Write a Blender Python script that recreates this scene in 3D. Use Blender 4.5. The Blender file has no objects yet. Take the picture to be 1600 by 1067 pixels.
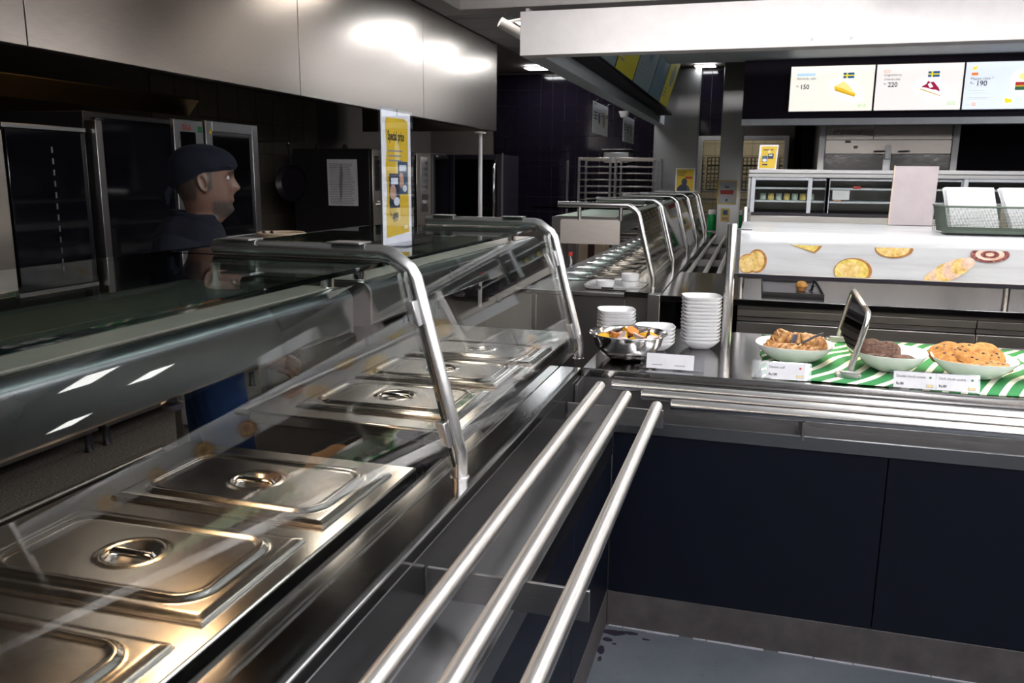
import bpy, bmesh, math, random
from mathutils import Vector, Matrix
random.seed(7)
PI = math.pi
scene = bpy.context.scene
col = scene.collection

# ------------------------------------------------------------------ camera
CAM = Vector((0.428, -2.733, 1.6))
YAW, PITCH, ROLL, FPX = -0.283565, -0.198087, 0.0094417, 1285.56
fw = Vector((math.sin(YAW)*math.cos(PITCH), math.cos(YAW)*math.cos(PITCH), math.sin(PITCH)))
rt = Vector((math.cos(YAW), -math.sin(YAW), 0)); up = rt.cross(fw)
rt2 = math.cos(ROLL)*rt + math.sin(ROLL)*up; up2 = rt2.cross(fw)
cd = bpy.data.cameras.new('camera'); cam = bpy.data.objects.new('camera', cd); col.objects.link(cam)
cd.sensor_width = 36; cd.lens = FPX*36/1600; cd.clip_start = 0.02; cd.clip_end = 100
cam.matrix_world = Matrix(((rt2.x, up2.x, -fw.x, CAM.x), (rt2.y, up2.y, -fw.y, CAM.y), (rt2.z, up2.z, -fw.z, CAM.z), (0, 0, 0, 1)))
scene.camera = cam
cd.dof.use_dof = True; cd.dof.focus_distance = 3.1; cd.dof.aperture_fstop = 7.0

# ------------------------------------------------------------------ world and exposure
W = bpy.data.worlds.new('world'); scene.world = W; W.use_nodes = True
W.node_tree.nodes['Background'].inputs[0].default_value = (0.50, 0.53, 0.62, 1)
W.node_tree.nodes['Background'].inputs[1].default_value = 0.018
vs = scene.view_settings
vs.view_transform = 'Standard'; vs.look = 'None'; vs.gamma = 1; vs.exposure = 0.0; vs.use_curve_mapping = False
AISLE_PANEL = 14.0        # added pendants over the customers' aisle, and the hall's ceiling panels
KITCHEN_PANEL = 22.0     # ceiling panels over the kitchen
HEAT_A, HEAT_B, CANOPY = 32.0, 14.0, 21.0   # strips under the gantries and the pastry canopy

# ------------------------------------------------------------------ materials
MATS = {}
def new_mat(name):
    m = bpy.data.materials.new(name); m.use_nodes = True
    MATS[name] = m
    nt = m.node_tree; b = nt.nodes['Principled BSDF']
    return m, nt, b
def coords(nt, scale=(1, 1, 1)):
    tc = nt.nodes.new('ShaderNodeTexCoord'); mp = nt.nodes.new('ShaderNodeMapping')
    mp.inputs['Scale'].default_value = scale
    nt.links.new(tc.outputs['Object'], mp.inputs['Vector'])
    return mp.outputs['Vector']
def noise(nt, vec, scale, detail=3, rough=.55):
    n = nt.nodes.new('ShaderNodeTexNoise'); n.inputs['Scale'].default_value = scale
    n.inputs['Detail'].default_value = detail; n.inputs['Roughness'].default_value = rough
    nt.links.new(vec, n.inputs['Vector']); return n.outputs['Fac']
def ramp(nt, fac, stops):
    r = nt.nodes.new('ShaderNodeValToRGB'); e = r.color_ramp.elements
    while len(e) < len(stops): e.new(0.5)
    for i, (p, c) in enumerate(stops):
        e[i].position = p; e[i].color = (c[0], c[1], c[2], 1) if not isinstance(c, (int, float)) else (c, c, c, 1)
    nt.links.new(fac, r.inputs['Fac']); return r.outputs['Color']
def bump(nt, b, h, strength, dist=.002):
    bn = nt.nodes.new('ShaderNodeBump'); bn.inputs['Strength'].default_value = strength; bn.inputs['Distance'].default_value = dist
    nt.links.new(h, bn.inputs['Height']); nt.links.new(bn.outputs['Normal'], b.inputs['Normal'])
def plain(name, c, rough=.5, metal=0, spec=.5, coat=0, k=.92):
    m, nt, b = new_mat(name)
    v = coords(nt); n = noise(nt, v, 14, 4)
    cr = ramp(nt, n, [(.3, (c[0]*k, c[1]*k, c[2]*k)), (.7, (min(1, c[0]*1.05), min(1, c[1]*1.05), min(1, c[2]*1.05)))])
    nt.links.new(cr, b.inputs['Base Color'])
    b.inputs['Roughness'].default_value = rough; b.inputs['Metallic'].default_value = metal
    b.inputs['Specular IOR Level'].default_value = spec; b.inputs['Coat Weight'].default_value = coat
    return m
def steel(name, c=(.56, .55, .54), rough=.28, grain=(4, 4, 160), bumpk=.06, smudge=.1, var=.08):
    m, nt, b = new_mat(name)
    b.inputs['Metallic'].default_value = 1
    v = coords(nt, grain); g = noise(nt, v, 6, 2)
    v2 = coords(nt); s = noise(nt, v2, 5, 5, .6)
    mx = nt.nodes.new('ShaderNodeMath'); mx.operation = 'MULTIPLY_ADD'
    nt.links.new(s, mx.inputs[0]); mx.inputs[1].default_value = smudge*.8; mx.inputs[2].default_value = rough-smudge*.4
    nt.links.new(mx.outputs[0], b.inputs['Roughness'])
    nt.links.new(ramp(nt, g, [(.3, tuple(x*(1-var) for x in c)), (.7, tuple(min(1, x*(1+var*.6)) for x in c))]), b.inputs['Base Color'])
    if bumpk: bump(nt, b, g, bumpk, .001)
    return m
def emit(name, c, s):
    m, nt, b = new_mat(name)
    b.inputs['Base Color'].default_value = (*[x*.6 for x in c], 1)
    b.inputs['Emission Color'].default_value = (*c, 1); b.inputs['Emission Strength'].default_value = s
    return m
def glass(name, tint=(1, 1, 1), f0=.04, rough=0.0):
    m, nt, b = new_mat(name); nt.nodes.remove(b)
    out = nt.nodes['Material Output']
    tr = nt.nodes.new('ShaderNodeBsdfTransparent'); tr.inputs[0].default_value = (*tint, 1)
    gl = nt.nodes.new('ShaderNodeBsdfGlossy'); gl.inputs['Roughness'].default_value = rough
    lw = nt.nodes.new('ShaderNodeLayerWeight'); lw.inputs['Blend'].default_value = .5
    p = nt.nodes.new('ShaderNodeMath'); p.operation = 'POWER'; p.inputs[1].default_value = 5
    nt.links.new(lw.outputs['Facing'], p.inputs[0])
    a = nt.nodes.new('ShaderNodeMath'); a.operation = 'MULTIPLY_ADD'; a.inputs[1].default_value = 1-f0; a.inputs[2].default_value = f0
    nt.links.new(p.outputs[0], a.inputs[0])
    mx = nt.nodes.new('ShaderNodeMixShader'); nt.links.new(a.outputs[0], mx.inputs[0])
    nt.links.new(tr.outputs[0], mx.inputs[1]); nt.links.new(gl.outputs[0], mx.inputs[2]); nt.links.new(mx.outputs[0], out.inputs[0])
    return m

steel('steel', (.56, .545, .53), .30, (3, 160, 160))
steel('steel_y', (.56, .545, .53), .30, (160, 3, 160))
steel('steel_tube', (.66, .65, .65), .26, (2, 2, 2), 0, .03, .02)
steel('steel_dark', (.30, .29, .29), .34, (3, 120, 120))
steel('steel_top', (.29, .285, .29), .13, (3, 90, 90), 0, .05)
steel('steel_hood', (.72, .66, .60), .25, (2, 2, 40), .0, .03)
steel('steel_lid', (.56, .54, .52), .23, (20, 20, 20), .03, .08)
_m = MATS['steel_hood']; _b = _m.node_tree.nodes['Principled BSDF']; _t = _m.node_tree.nodes.new('ShaderNodeTangent'); _t.direction_type = 'RADIAL'; _t.axis = 'Z'
_b.inputs['Anisotropic'].default_value = .35; _b.inputs['Anisotropic Rotation'].default_value = .25; _m.node_tree.links.new(_t.outputs[0], _b.inputs['Tangent'])
steel('steel_col', (.36, .36, .36), .33, (120, 120, 3), .05, .06)
steel('steel_oven', (.42, .42, .43), .32, (90, 90, 3), .03, .06)
steel('steel_rail', (.80, .77, .74), .36, (1, 1, 1), 0, .0, .01)
steel('steel_rail_x', (.76, .75, .75), .25, (1, 1, 1), 0, .0, .01)
steel('steel_gantry', (.125, .13, .14), .27, (160, 3, 160), 0, .03)
steel('steel_apron', (.24, .24, .25), .26, (3, 160, 160), .0, .04)
steel('steel_fridge', (.43, .39, .36), .26, (2, 2, 60), 0, .03)
steel('steel_door', (.22, .21, .21), .12, (3, 3, 3), .5, .03)
steel('steel_plate', (.74, .68, .63), .48, (2, 2, 60), 0, .03)
for _n, _ax in (('steel_rail', 'Y'), ('steel_rail_x', 'X')):
    _m = MATS[_n]; _b = _m.node_tree.nodes['Principled BSDF']; _t = _m.node_tree.nodes.new('ShaderNodeTangent'); _t.direction_type = 'RADIAL'; _t.axis = _ax
    _b.inputs['Anisotropic'].default_value = .8; _b.inputs['Anisotropic Rotation'].default_value = .25; _m.node_tree.links.new(_t.outputs[0], _b.inputs['Tangent'])
steel('chrome', (.75, .75, .76), .10, (5, 5, 5), 0, .03)
steel('bowl_steel', (.70, .69, .68), .13, (5, 5, 5), 0, .04)
plain('navy', (.0024, .0036, .0095), .42, 0, .22)
plain('black', (.015, .012, .020), .35)
plain('black_matt', (.016, .012, .022), .75, 0, .2)
plain('black_gloss', (.008, .006, .012), .08)
plain('dark_glass', (.004, .004, .006), .06)
plain('oven_black', (.018, .016, .018), .3)
plain('hall_wall', (.10, .095, .10), .7)
plain('grout', (.12, .10, .09), .8)
plain('white_paint', (.84, .81, .80), .5, k=.99)
plain('white_trim', (.55, .58, .63), .45)
plain('ceil_white', (.76, .78, .82), .7)
plain('ceil_grey', (.40, .38, .37), .8)
plain('ceil_frame', (.42, .39, .38), .7)
plain('ceil_kitchen', (.22, .21, .21), .8)
plain('ceramic', (.82, .82, .84), .14, 0, .5, .4)
plain('paper', (.80, .80, .83), .8)
plain('card', (.62, .62, .66), .6)
plain('board', (.37, .32, .33), .7)
plain('beige_tile', (.42, .38, .30), .35)
plain('kitchen_tile', (.15, .13, .10), .35)
plain('yellow', (.70, .47, .015), .5)
plain('yellow_lt', (.80, .64, .22), .5)
plain('ink', (.02, .02, .025), .6)
plain('ink_grey', (.28, .28, .32), .6)
plain('pack_blue', (.05, .09, .16), .5)
plain('pack_navy', (.015, .025, .06), .5)
plain('pack_tan', (.50, .30, .20), .6)
plain('pack_white', (.7, .75, .8), .5)
plain('green_dark', (.02, .16, .05), .5)
plain('green_bright', (.01, .33, .08), .35)
plain('red', (.5, .04, .03), .5)
plain('kraft', (.55, .44, .34), .8)
plain('wicker', (.42, .33, .24), .7)
plain('crate', (.10, .13, .10), .5)
plain('hair', (.008, .006, .006), .7)
plain('cap', (.003, .004, .0095), .85, 0, .2)
plain('jacket', (.0035, .0042, .0095), .9, 0, .2)
plain('trousers', (.012, .035, .12), .85, 0, .2)
plain('eye_white', (.22, .20, .19), .3)
plain('rubber', (.015, .015, .016), .6)
plain('orange_jam', (.62, .22, .04), .25)
plain('yellow_jam', (.66, .38, .03), .25)
plain('foil', (.62, .48, .44), .3)
plain('choc_pack', (.06, .03, .025), .35)
plain('mint', (.55, .68, .62), .3)
plain('wood_white', (.72, .74, .76), .22, 0, .5, .3)
emit('lamp_white', (1.0, .98, .96), AISLE_PANEL)
emit('lamp_kitchen', (.96, .98, 1.0), KITCHEN_PANEL)
emit('lamp_warm', (1.0, .62, .33), HEAT_A)
emit('lamp_kitchen_added', (1.0, .93, .86), 7.0)
emit('lamp_neutral', (1.0, .86, .70), HEAT_B)
emit('lamp_canopy', (1.0, .84, .66), CANOPY)
emit('lamp_hall_fill', (1.0, .98, .95), 8.0)
emit('lamp_far', (1.0, .90, .78), 3.5)
emit('lamp_hood', (1.0, .66, .30), 6)
steel('steel_warm_lit', (.55, .42, .22), .35, (3, 60, 60), 0, .05)  # gold base puts warm light reflected in the hood into the gutter's colour
emit('lamp_back', (1.0, .9, .7), 5.0)
emit('screen_cream', (.98, .95, .86), .95)
emit('screen_pink', (.95, .90, .88), .95)
emit('screen_blue', (.80, .87, .98), .95)
emit('screen_yellow', (.30, .27, .02), .22)
emit('screen_grey', (.10, .13, .14), .25)
emit('screen_teal', (.05, .09, .12), .25)
emit('px_white', (.90, .95, 1.0), 1.0)
emit('px_ink', (.06, .06, .07), .5)
emit('px_grey', (.55, .58, .62), .9)
emit('px_sky', (.50, .72, .92), 1.0)
emit('px_cake', (.90, .56, .03), 1.0)
emit('px_cake_lt', (1.0, .82, .30), 1.0)
emit('px_crust', (.62, .36, .02), 1.0)
emit('px_berry', (.38, .01, .06), .9)
emit('px_blue', (.02, .12, .30), .9)
emit('px_yellow', (.95, .72, .02), 1.0)
emit('px_orange', (.90, .25, .05), .9)
emit('px_green', (.35, .75, .25), .9)
emit('px_dgreen', (.02, .12, .05), .9)
emit('px_red', (.45, .02, .02), .9)
glass('glass', (.97, .985, .975))
glass('glass_top', (.72, .80, .77), .05)
glass('acrylic', (.92, .93, .95), .10)
glass('brown_acrylic', (.20, .16, .13), .06)
glass('glass_edge', (.01, .055, .045), .05)
glass('door_glass', (.45, .47, .50), .05)
# special surfaces
m, nt, b = new_mat('floor_aisle')
v = coords(nt); n1 = noise(nt, v, 2.2, 8, .65); n2 = noise(nt, v, 26, 8, .7)
c1 = ramp(nt, n1, [(.30, (.042, .05, .063)), (.55, (.072, .082, .098)), (.75, (.094, .103, .116))])
sp = ramp(nt, n2, [(.30, .35), (.40, 1)])
mx = nt.nodes.new('ShaderNodeMix'); mx.data_type = 'RGBA'; mx.blend_type = 'MULTIPLY'; mx.inputs[0].default_value = .8
nt.links.new(c1, mx.inputs[6]); nt.links.new(sp, mx.inputs[7]); nt.links.new(mx.outputs[2], b.inputs['Base Color'])
b.inputs['Roughness'].default_value = .55; bump(nt, b, n2, .15, .004)
m, nt, b = new_mat('floor_speckle')
v = coords(nt); n1 = noise(nt, v, 90, 2, .6)
nt.links.new(ramp(nt, n1, [(.40, (.10, .085, .075)), (.55, (.20, .17, .15)), (.68, (.36, .32, .28))]), b.inputs['Base Color'])
b.inputs['Roughness'].default_value = .6
m, nt, b = new_mat('kick')
v = coords(nt); n1 = noise(nt, v, 9, 6, .65)
nt.links.new(ramp(nt, n1, [(.3, (.060, .052, .054)), (.7, (.105, .094, .096))]), b.inputs['Base Color'])
b.inputs['Roughness'].default_value = .45; b.inputs['Metallic'].default_value = .4
m, nt, b = new_mat('stripe_cloth')
tc = nt.nodes.new('ShaderNodeTexCoord'); mp = nt.nodes.new('ShaderNodeMapping'); mp.inputs['Rotation'].default_value = (0, 0, .5)
nt.links.new(tc.outputs['Object'], mp.inputs['Vector'])
wv = nt.nodes.new('ShaderNodeTexWave'); wv.inputs['Scale'].default_value = 5.2; wv.inputs['Distortion'].default_value = 6.5
wv.inputs['Detail'].default_value = 0.0; wv.inputs['Detail Scale'].default_value = .42
nt.links.new(mp.outputs['Vector'], wv.inputs['Vector'])
nt.links.new(ramp(nt, wv.outputs['Fac'], [(.27, (.80, .78, .66)), (.31, (.026, .21, .06))]), b.inputs['Base Color']); b.inputs['Roughness'].default_value = .85
def baked(name, lo, mid, hi, sc, bk=.6, rough=.75):
    m, nt, b = new_mat(name); v = coords(nt); n = noise(nt, v, sc, 6, .65)
    nt.links.new(ramp(nt, n, [(.32, lo), (.5, mid), (.66, hi)]), b.inputs['Base Color']); b.inputs['Roughness'].default_value = rough
    bump(nt, b, n, bk, .004)
baked('cookie_dark', (.030, .012, .007), (.085, .036, .020), (.16, .075, .045), 90)
baked('cookie_gold', (.24, .085, .014), (.40, .165, .030), (.52, .25, .065), 60, .4)
baked('cookie_brown', (.15, .045, .010), (.34, .125, .030), (.50, .23, .07), 80)
baked('puff', (.15, .05, .015), (.40, .19, .055), (.58, .34, .13), 38, .5, .5)
baked('muffin', (.35, .14, .03), (.55, .27, .07), (.65, .36, .1), 70)
baked('pr_gold', (.55, .30, .06), (.78, .55, .20), (.90, .72, .40), 40, 0, .3)
baked('pr_brown', (.30, .12, .03), (.45, .20, .06), (.55, .28, .10), 40, 0, .3)
baked('pr_yellow', (.60, .42, .06), (.80, .62, .16), (.90, .76, .35), 50, 0, .3)
baked('pr_pink', (.62, .34, .24), (.78, .56, .42), (.85, .70, .60), 30, 0, .3)
baked('pr_red', (.10, .02, .03), (.25, .07, .07), (.5, .25, .2), 90, 0, .3)
# skin with a stubble beard along the jaw and short hair behind the ears
m, nt, b = new_mat('skin')
tc = nt.nodes.new('ShaderNodeTexCoord'); sx = nt.nodes.new('ShaderNodeSeparateXYZ'); nt.links.new(tc.outputs['Object'], sx.inputs[0])
def mr(src, a, c):
    n_ = nt.nodes.new('ShaderNodeMapRange'); n_.interpolation_type = 'SMOOTHSTEP'; n_.inputs[1].default_value = a; n_.inputs[2].default_value = c; nt.links.new(src, n_.inputs[0]); return n_.outputs[0]
def mul(p, q, op='MULTIPLY'):
    n_ = nt.nodes.new('ShaderNodeMath'); n_.operation = op; nt.links.new(p, n_.inputs[0]); nt.links.new(q, n_.inputs[1]); return n_.outputs[0]
X_, Z_ = sx.outputs['X'], sx.outputs['Z']
beard = mul(mul(mr(X_, .015, .030), mr(Z_, 1.515, 1.495)), mr(Z_, 1.44, 1.455))
hairz = mul(mul(mr(X_, -.022, -.032), mr(Z_, 1.500, 1.515)), mr(Z_, 1.66, 1.65))
burn = mul(mul(mr(X_, .006, .010), mr(X_, .028, .020)), mr(Z_, 1.535, 1.55))
dark = mul(mul(beard, hairz, 'MAXIMUM'), burn, 'MAXIMUM')
nz_ = noise(nt, tc.outputs['Object'], 160, 2)
mxs = nt.nodes.new('ShaderNodeMix'); mxs.data_type = 'RGBA'; nt.links.new(mul(dark, mr(nz_, .1, .5)), mxs.inputs[0]); mxs.inputs[6].default_value = (.085, .042, .028, 1); mxs.inputs[7].default_value = (.018, .011, .009, 1)
nt.links.new(mxs.outputs[2], b.inputs['Base Color']); b.inputs['Roughness'].default_value = .5
# printed canopy sheet
m, nt, b = new_mat('print_sheet')
v = coords(nt, (1, 6, 9)); n = noise(nt, v, 3, 6, .6)
nt.links.new(ramp(nt, n, [(.35, (.52, .52, .53)), (.5, (.58, .59, .61)), (.65, (.62, .63, .65))]), b.inputs['Base Color'])
b.inputs['Roughness'].default_value = .18
def M(n): return MATS[n]

# ------------------------------------------------------------------ builders
def origin_of(o):
    p = Vector((0, 0, 0))
    while o is not None:
        p = p + o.location; o = o.parent
    return p
class MB:
    def __init__(s): s.v = []; s.f = []; s.m = []
    def add(s, vs, fs, mi=0):
        k = len(s.v); s.v += [tuple(x) for x in vs]; s.f += [tuple(i+k for i in f) for f in fs]; s.m += [mi]*len(fs); return s
    def box(s, x0, x1, y0, y1, z0, z1, mi=0):
        if x0 > x1: x0, x1 = x1, x0
        if y0 > y1: y0, y1 = y1, y0
        if z0 > z1: z0, z1 = z1, z0
        vs = [(x0, y0, z0), (x1, y0, z0), (x1, y1, z0), (x0, y1, z0), (x0, y0, z1), (x1, y0, z1), (x1, y1, z1), (x0, y1, z1)]
        return s.add(vs, [(3, 2, 1, 0), (4, 5, 6, 7), (0, 1, 5, 4), (1, 2, 6, 5), (2, 3, 7, 6), (3, 0, 4, 7)], mi)
    def slab(s, o, a, b, n, mi=0):
        o, a, b, n = map(Vector, (o, a, b, n))
        vs = [o, o+a, o+a+b, o+b, o+n, o+a+n, o+a+b+n, o+b+n]
        fs = [(3, 2, 1, 0), (4, 5, 6, 7), (0, 1, 5, 4), (1, 2, 6, 5), (2, 3, 7, 6), (3, 0, 4, 7)]
        if a.cross(b).dot(n) < 0: fs = [tuple(reversed(f)) for f in fs]
        return s.add(vs, fs, mi)
    def tube(s, pts, r, n=14, cap=True, mi=0, up=None):
        pts = [Vector(p) for p in pts]; k = len(pts)
        rs = r if isinstance(r, (list, tuple)) else [r]*k
        t0 = (pts[1]-pts[0]).normalized()
        u = (Vector(up) if up else (Vector((0, 0, 1)) if abs(t0.z) < .9 else Vector((0, 1, 0))))
        u = (u - t0*u.dot(t0)).normalized(); vs = []
        for i, p in enumerate(pts):
            if i == 0: t = t0
            elif i == k-1: t = (pts[i]-pts[i-1]).normalized()
            else:
                a = (pts[i]-pts[i-1]).normalized(); c = (pts[i+1]-pts[i]).normalized(); t = (a+c).normalized()
            u = (u - t*u.dot(t)).normalized(); w = t.cross(u)
            sc = 1.0
            if 0 < i < k-1:
                a = (pts[i]-pts[i-1]).normalized(); sc = 1/max(.5, a.dot(t))
            bd = None
            if sc > 1.001:
                c = (pts[i+1]-pts[i]).normalized(); bd = (c-a); bd = bd.normalized() if bd.length > 1e-6 else None
            for j in range(n):
                an = 2*PI*j/n; d = (u*math.cos(an)+w*math.sin(an))*rs[i]
                if bd: d = d + bd*(d.dot(bd))*(sc-1)
                vs.append(p+d)
        fs = [(i*n+j, i*n+(j+1) % n, (i+1)*n+(j+1) % n, (i+1)*n+j) for i in range(k-1) for j in range(n)]
        if cap: fs += [tuple(reversed(range(n))), tuple(range((k-1)*n, k*n))]
        return s.add(vs, fs, mi)
    def lathe(s, prof, c=(0, 0, 0), n=32, mi=0, sx=1, sy=1, power=2.0):
        vs = []
        for r, z in prof:
            for j in range(n):
                a = 2*PI*j/n; ca, sa = math.cos(a), math.sin(a)
                e = 2/power
                x = math.copysign(abs(ca)**e, ca); y = math.copysign(abs(sa)**e, sa)
                vs.append((c[0]+x*r*sx, c[1]+y*r*sy, c[2]+z))
        k = len(prof)
        fs = [(i*n+j, i*n+(j+1) % n, (i+1)*n+(j+1) % n, (i+1)*n+j) for i in range(k-1) for j in range(n)]
        if prof[0][0] > 1e-6: fs.append(tuple(reversed(range(n))))
        if prof[-1][0] > 1e-6: fs.append(tuple(range((k-1)*n, k*n)))
        return s.add(vs, fs, mi)
    def prism(s, poly, o, a, b, nvec, mi=0):
        o, a, b, nv = map(Vector, (o, a, b, nvec)); k = len(poly)
        vs = [o+a*p[0]+b*p[1] for p in poly]+[o+a*p[0]+b*p[1]+nv for p in poly]
        fs = [tuple(reversed(range(k))), tuple(range(k, 2*k))]+[(i, (i+1) % k, k+(i+1) % k, k+i) for i in range(k)]
        ar = sum(poly[i][0]*poly[(i+1) % k][1]-poly[(i+1) % k][0]*poly[i][1] for i in range(k))
        if (a.cross(b).dot(nv) < 0) != (ar < 0): fs = [tuple(reversed(f)) for f in fs]
        return s.add(vs, fs, mi)
    def build(s, name, mat, parent=None, bevel=0, smooth=True, angle=38, label=None, seg=2):
        o = Vector((0, 0, 0)) if parent is None else origin_of(parent)
        me = bpy.data.meshes.new(name); me.from_pydata([(x-o.x, y-o.y, z-o.z) for x, y, z in s.v], [], s.f); me.validate(); me.update()
        for mm in (mat if isinstance(mat, (list, tuple)) else [mat]): me.materials.append(M(mm))
        if len(s.m) == len(me.polygons): me.polygons.foreach_set('material_index', s.m)
        if smooth:
            me.polygons.foreach_set('use_smooth', [True]*len(me.polygons)); me.set_sharp_from_angle(angle=math.radians(angle))
        ob = bpy.data.objects.new(name, me); col.objects.link(ob); ob.parent = parent
        if bevel:
            md = ob.modifiers.new('bevel', 'BEVEL'); md.width = bevel; md.segments = seg; md.limit_method = 'ANGLE'; md.angle_limit = math.radians(40); md.harden_normals = False
        if label: ob['label'] = label
        return ob
def tag(o, label, cat, group=None):
    o['label'] = label; o['category'] = cat
    if group: o['group'] = group
    return o
def thing(name, label, cat, loc=(0, 0, 0), group=None):
    o = bpy.data.objects.new(name, None); col.objects.link(o); o.location = loc; o.empty_display_size = .05
    return tag(o, label, cat, group)
def struct(o): o['kind'] = 'structure'; return o
def B(name, x0, x1, y0, y1, z0, z1, mat, parent=None, bevel=.002, label=None):
    return MB().box(x0, x1, y0, y1, z0, z1).build(name, mat, parent, bevel, label=label)
def copy_tree(o, parent=None):
    c = o.copy(); col.objects.link(c); c.parent = parent
    for ch in list(o.children): copy_tree(ch, c)
    return c
def text(s, size, mat, parent, o, xd, yd, name='lettering', wx=1.0, align='LEFT', bold=0.0):
    cu = bpy.data.curves.new('t', 'FONT'); cu.body = s; cu.size = size; cu.align_x = align; cu.resolution_u = 3; cu.offset = bold
    t = bpy.data.objects.new('t', cu); col.objects.link(t)
    dg = bpy.context.evaluated_depsgraph_get(); me = bpy.data.meshes.new_from_object(t.evaluated_get(dg))
    bpy.data.objects.remove(t)
    xd, yd, o = Vector(xd).normalized(), Vector(yd).normalized(), Vector(o); po = origin_of(parent)
    for v in me.vertices: v.co = o+xd*(v.co.x*wx)+yd*v.co.y - po
    me.name = name; me.materials.clear(); me.materials.append(M(mat))
    ob = bpy.data.objects.new(name, me); col.objects.link(ob); ob.parent = parent
    return ob
class Face:
    """a flat rectangle in the place on which flat print is laid: u, v in metres from the lower left corner"""
    def __init__(s, parent, o, xd, yd, lift=.0006):
        s.p = parent; s.o = Vector(o); s.x = Vector(xd).normalized(); s.y = Vector(yd).normalized(); s.n = s.x.cross(s.y); s.k = 1; s.l = lift
    def pos(s, u, v): return s.o+s.x*u+s.y*v+s.n*(s.l*s.k)
    def poly(s, pts, mat, name='print', up=True):
        if up: s.k += 1
        mb = MB(); mb.prism(pts, s.o+s.n*(s.l*(s.k-1)), s.x, s.y, s.n*s.l); return mb.build(name, mat, s.p, smooth=False)
    def rect(s, u0, u1, v0, v1, mat, name='print'): return s.poly([(u0, v0), (u1, v0), (u1, v1), (u0, v1)], mat, name)
    def ell(s, cu, cv, ru, rv, mat, name='print', n=28, rot=0, clip=None):
        pts = []
        for i in range(n):
            a = 2*PI*i/n; x, y = ru*math.cos(a), rv*math.sin(a)
            q = [cu+x*math.cos(rot)-y*math.sin(rot), cv+x*math.sin(rot)+y*math.cos(rot)]
            if clip: q[1] = min(max(q[1], clip[0]), clip[1])
            pts.append(tuple(q))
        return s.poly(pts, mat, name)
    def text(s, t, size, u, v, mat, wx=1.0, align='LEFT', bold=0.0):
        s.k += 1; return text(t, size, mat, s.p, s.pos(u, v), s.x, s.y, wx=wx, align=align, bold=bold)
    def lines(s, u0, u1, v0, v1, n, mat, th=.35, name='print_lines'):
        s.k += 1; mb = MB(); h = (v1-v0)/n
        for i in range(n):
            e = u1-(random.random()*.25*(u1-u0)); vv = v0+i*h
            mb.prism([(u0, vv), (e, vv), (e, vv+h*th), (u0, vv+h*th)], s.o+s.n*(s.l*(s.k-1)), s.x, s.y, s.n*s.l)
        return mb.build(name, mat, s.p, smooth=False)
def logo(F, u, v, w, c1, c2):
    h = w*.42
    F.rect(u, u+w, v, v+h, c1); F.ell(u+w/2, v+h/2, w*.47, h*.44, c2); F.text('IKEA', h*.62, u+w/2, v+h*.28, c1, 1.1, 'CENTER', .0)

# ================================================================== SETTING
fl = MB().box(-.55, 13, -9, 12, -.05, 0).build('floor', 'floor_aisle'); struct(fl)
fk = MB().box(-4.5, -.55, -9, 12, -.05, 0).build('floor_kitchen', 'floor_speckle'); struct(fk)
# chipped dark patches and the sealant bead in the floor corner
def blob(cx, cy, rx, ry, k=9, j=.45):
    return [(cx+rx*math.cos(2*PI*i/k)*(1-j*random.random()), cy+ry*math.sin(2*PI*i/k)*(1-j*random.random())) for i in range(k)]
mb = MB()
for (cx, cy, rx, ry) in ((.035, -.05, .05, .022), (.012, -.17, .016, .03), (.09, -.035, .045, .012), (.02, -.10, .022, .018), (.018, -.225, .008, .02), (.05, -.12, .01, .006), (.15, -.06, .02, .006)):
    mb.prism(blob(cx, cy, rx, ry), (0, 0, 0), (1, 0, 0), (0, 1, 0), (0, 0, .0012))
mb.build('floor_chip', 'black_matt', fl, smooth=False)
mb = MB()
x = .01
while x < 2.2:
    w = random.uniform(.03, .12); mb.box(x, x+w, -.008-.005*random.random(), -.002, 0, .003); x += w+random.choice((0, 0, .004, .05))
mb.build('sealant_bead', 'ink_grey', fl)
# black tiled back wall with real tiles and the serving hatch (window_1)
wb = MB().box(-4.5, -.40, 9.31, 9.45, 0, 3.07).box(-.40, .80, 9.31, 9.45, 2.17, 3.07).box(.80, 5, 9.31, 9.45, 0, 3.07).box(-.40, .80, 9.31, 9.45, 0, .95).build('wall_back', 'grout'); struct(wb)
tw, th = .178, .218
tile = None
def put_tile(x, z, w, h):
    global tile
    if tile is None:
        mbt = MB().box(-.5, .5, -.012, 0, -.5, .5); tile = mbt.build('wall_tile', 'black_gloss', None, 0)
        t = tile; t.parent = wb
    else:
        t = tile.copy(); col.objects.link(t)
    t.location = (x, 9.31, z); t.scale = (w, 1, h); return t
for i in range(14):
    for j in range(10):
        x = -3.30+i*tw; z = .98+j*th
        put_tile(x, z, tw-.005, min(th, 3.07-z+th/2)-.005)
for i in range(2):
    for j in range(4): put_tile(-.35+i*tw, 2.29+j*th, tw-.005, th-.005)
for i in range(2):
    for j in range(10): put_tile(.95+i*tw, .98+j*th, tw-.005, th-.005)
# kitchen left wall, beige tiles behind the ovens
wl = MB().box(-4.5, -4.40, -9, 9.3, 0, 3.07).build('wall_left', 'grout'); struct(wl)
bt = None
for i in range(9):
    for j in range(5):
        if bt is None: bt = MB().box(0, .012, -.145, .145, -.145, .145).build('wall_tile', 'kitchen_tile', wl); t = bt
        else: t = bt.copy(); col.objects.link(t)
        t.location = (-4.40, 3.3+i*.3, 1.05+j*.3)
# the hall around: right wall, back wall, their dark columns
wr = B('wall_right', 13, 13.1, -9, 12, 0, 3.07, 'hall_wall', bevel=0); struct(wr)
wf = B('wall_front', -4.5, 13, -9.1, -9, 0, 3.07, 'hall_wall', bevel=0); struct(wf)
wq = B('wall_hall', 4.2, 13, 12, 12.1, 0, 3.07, 'hall_wall', bevel=0); struct(wq)
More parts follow.
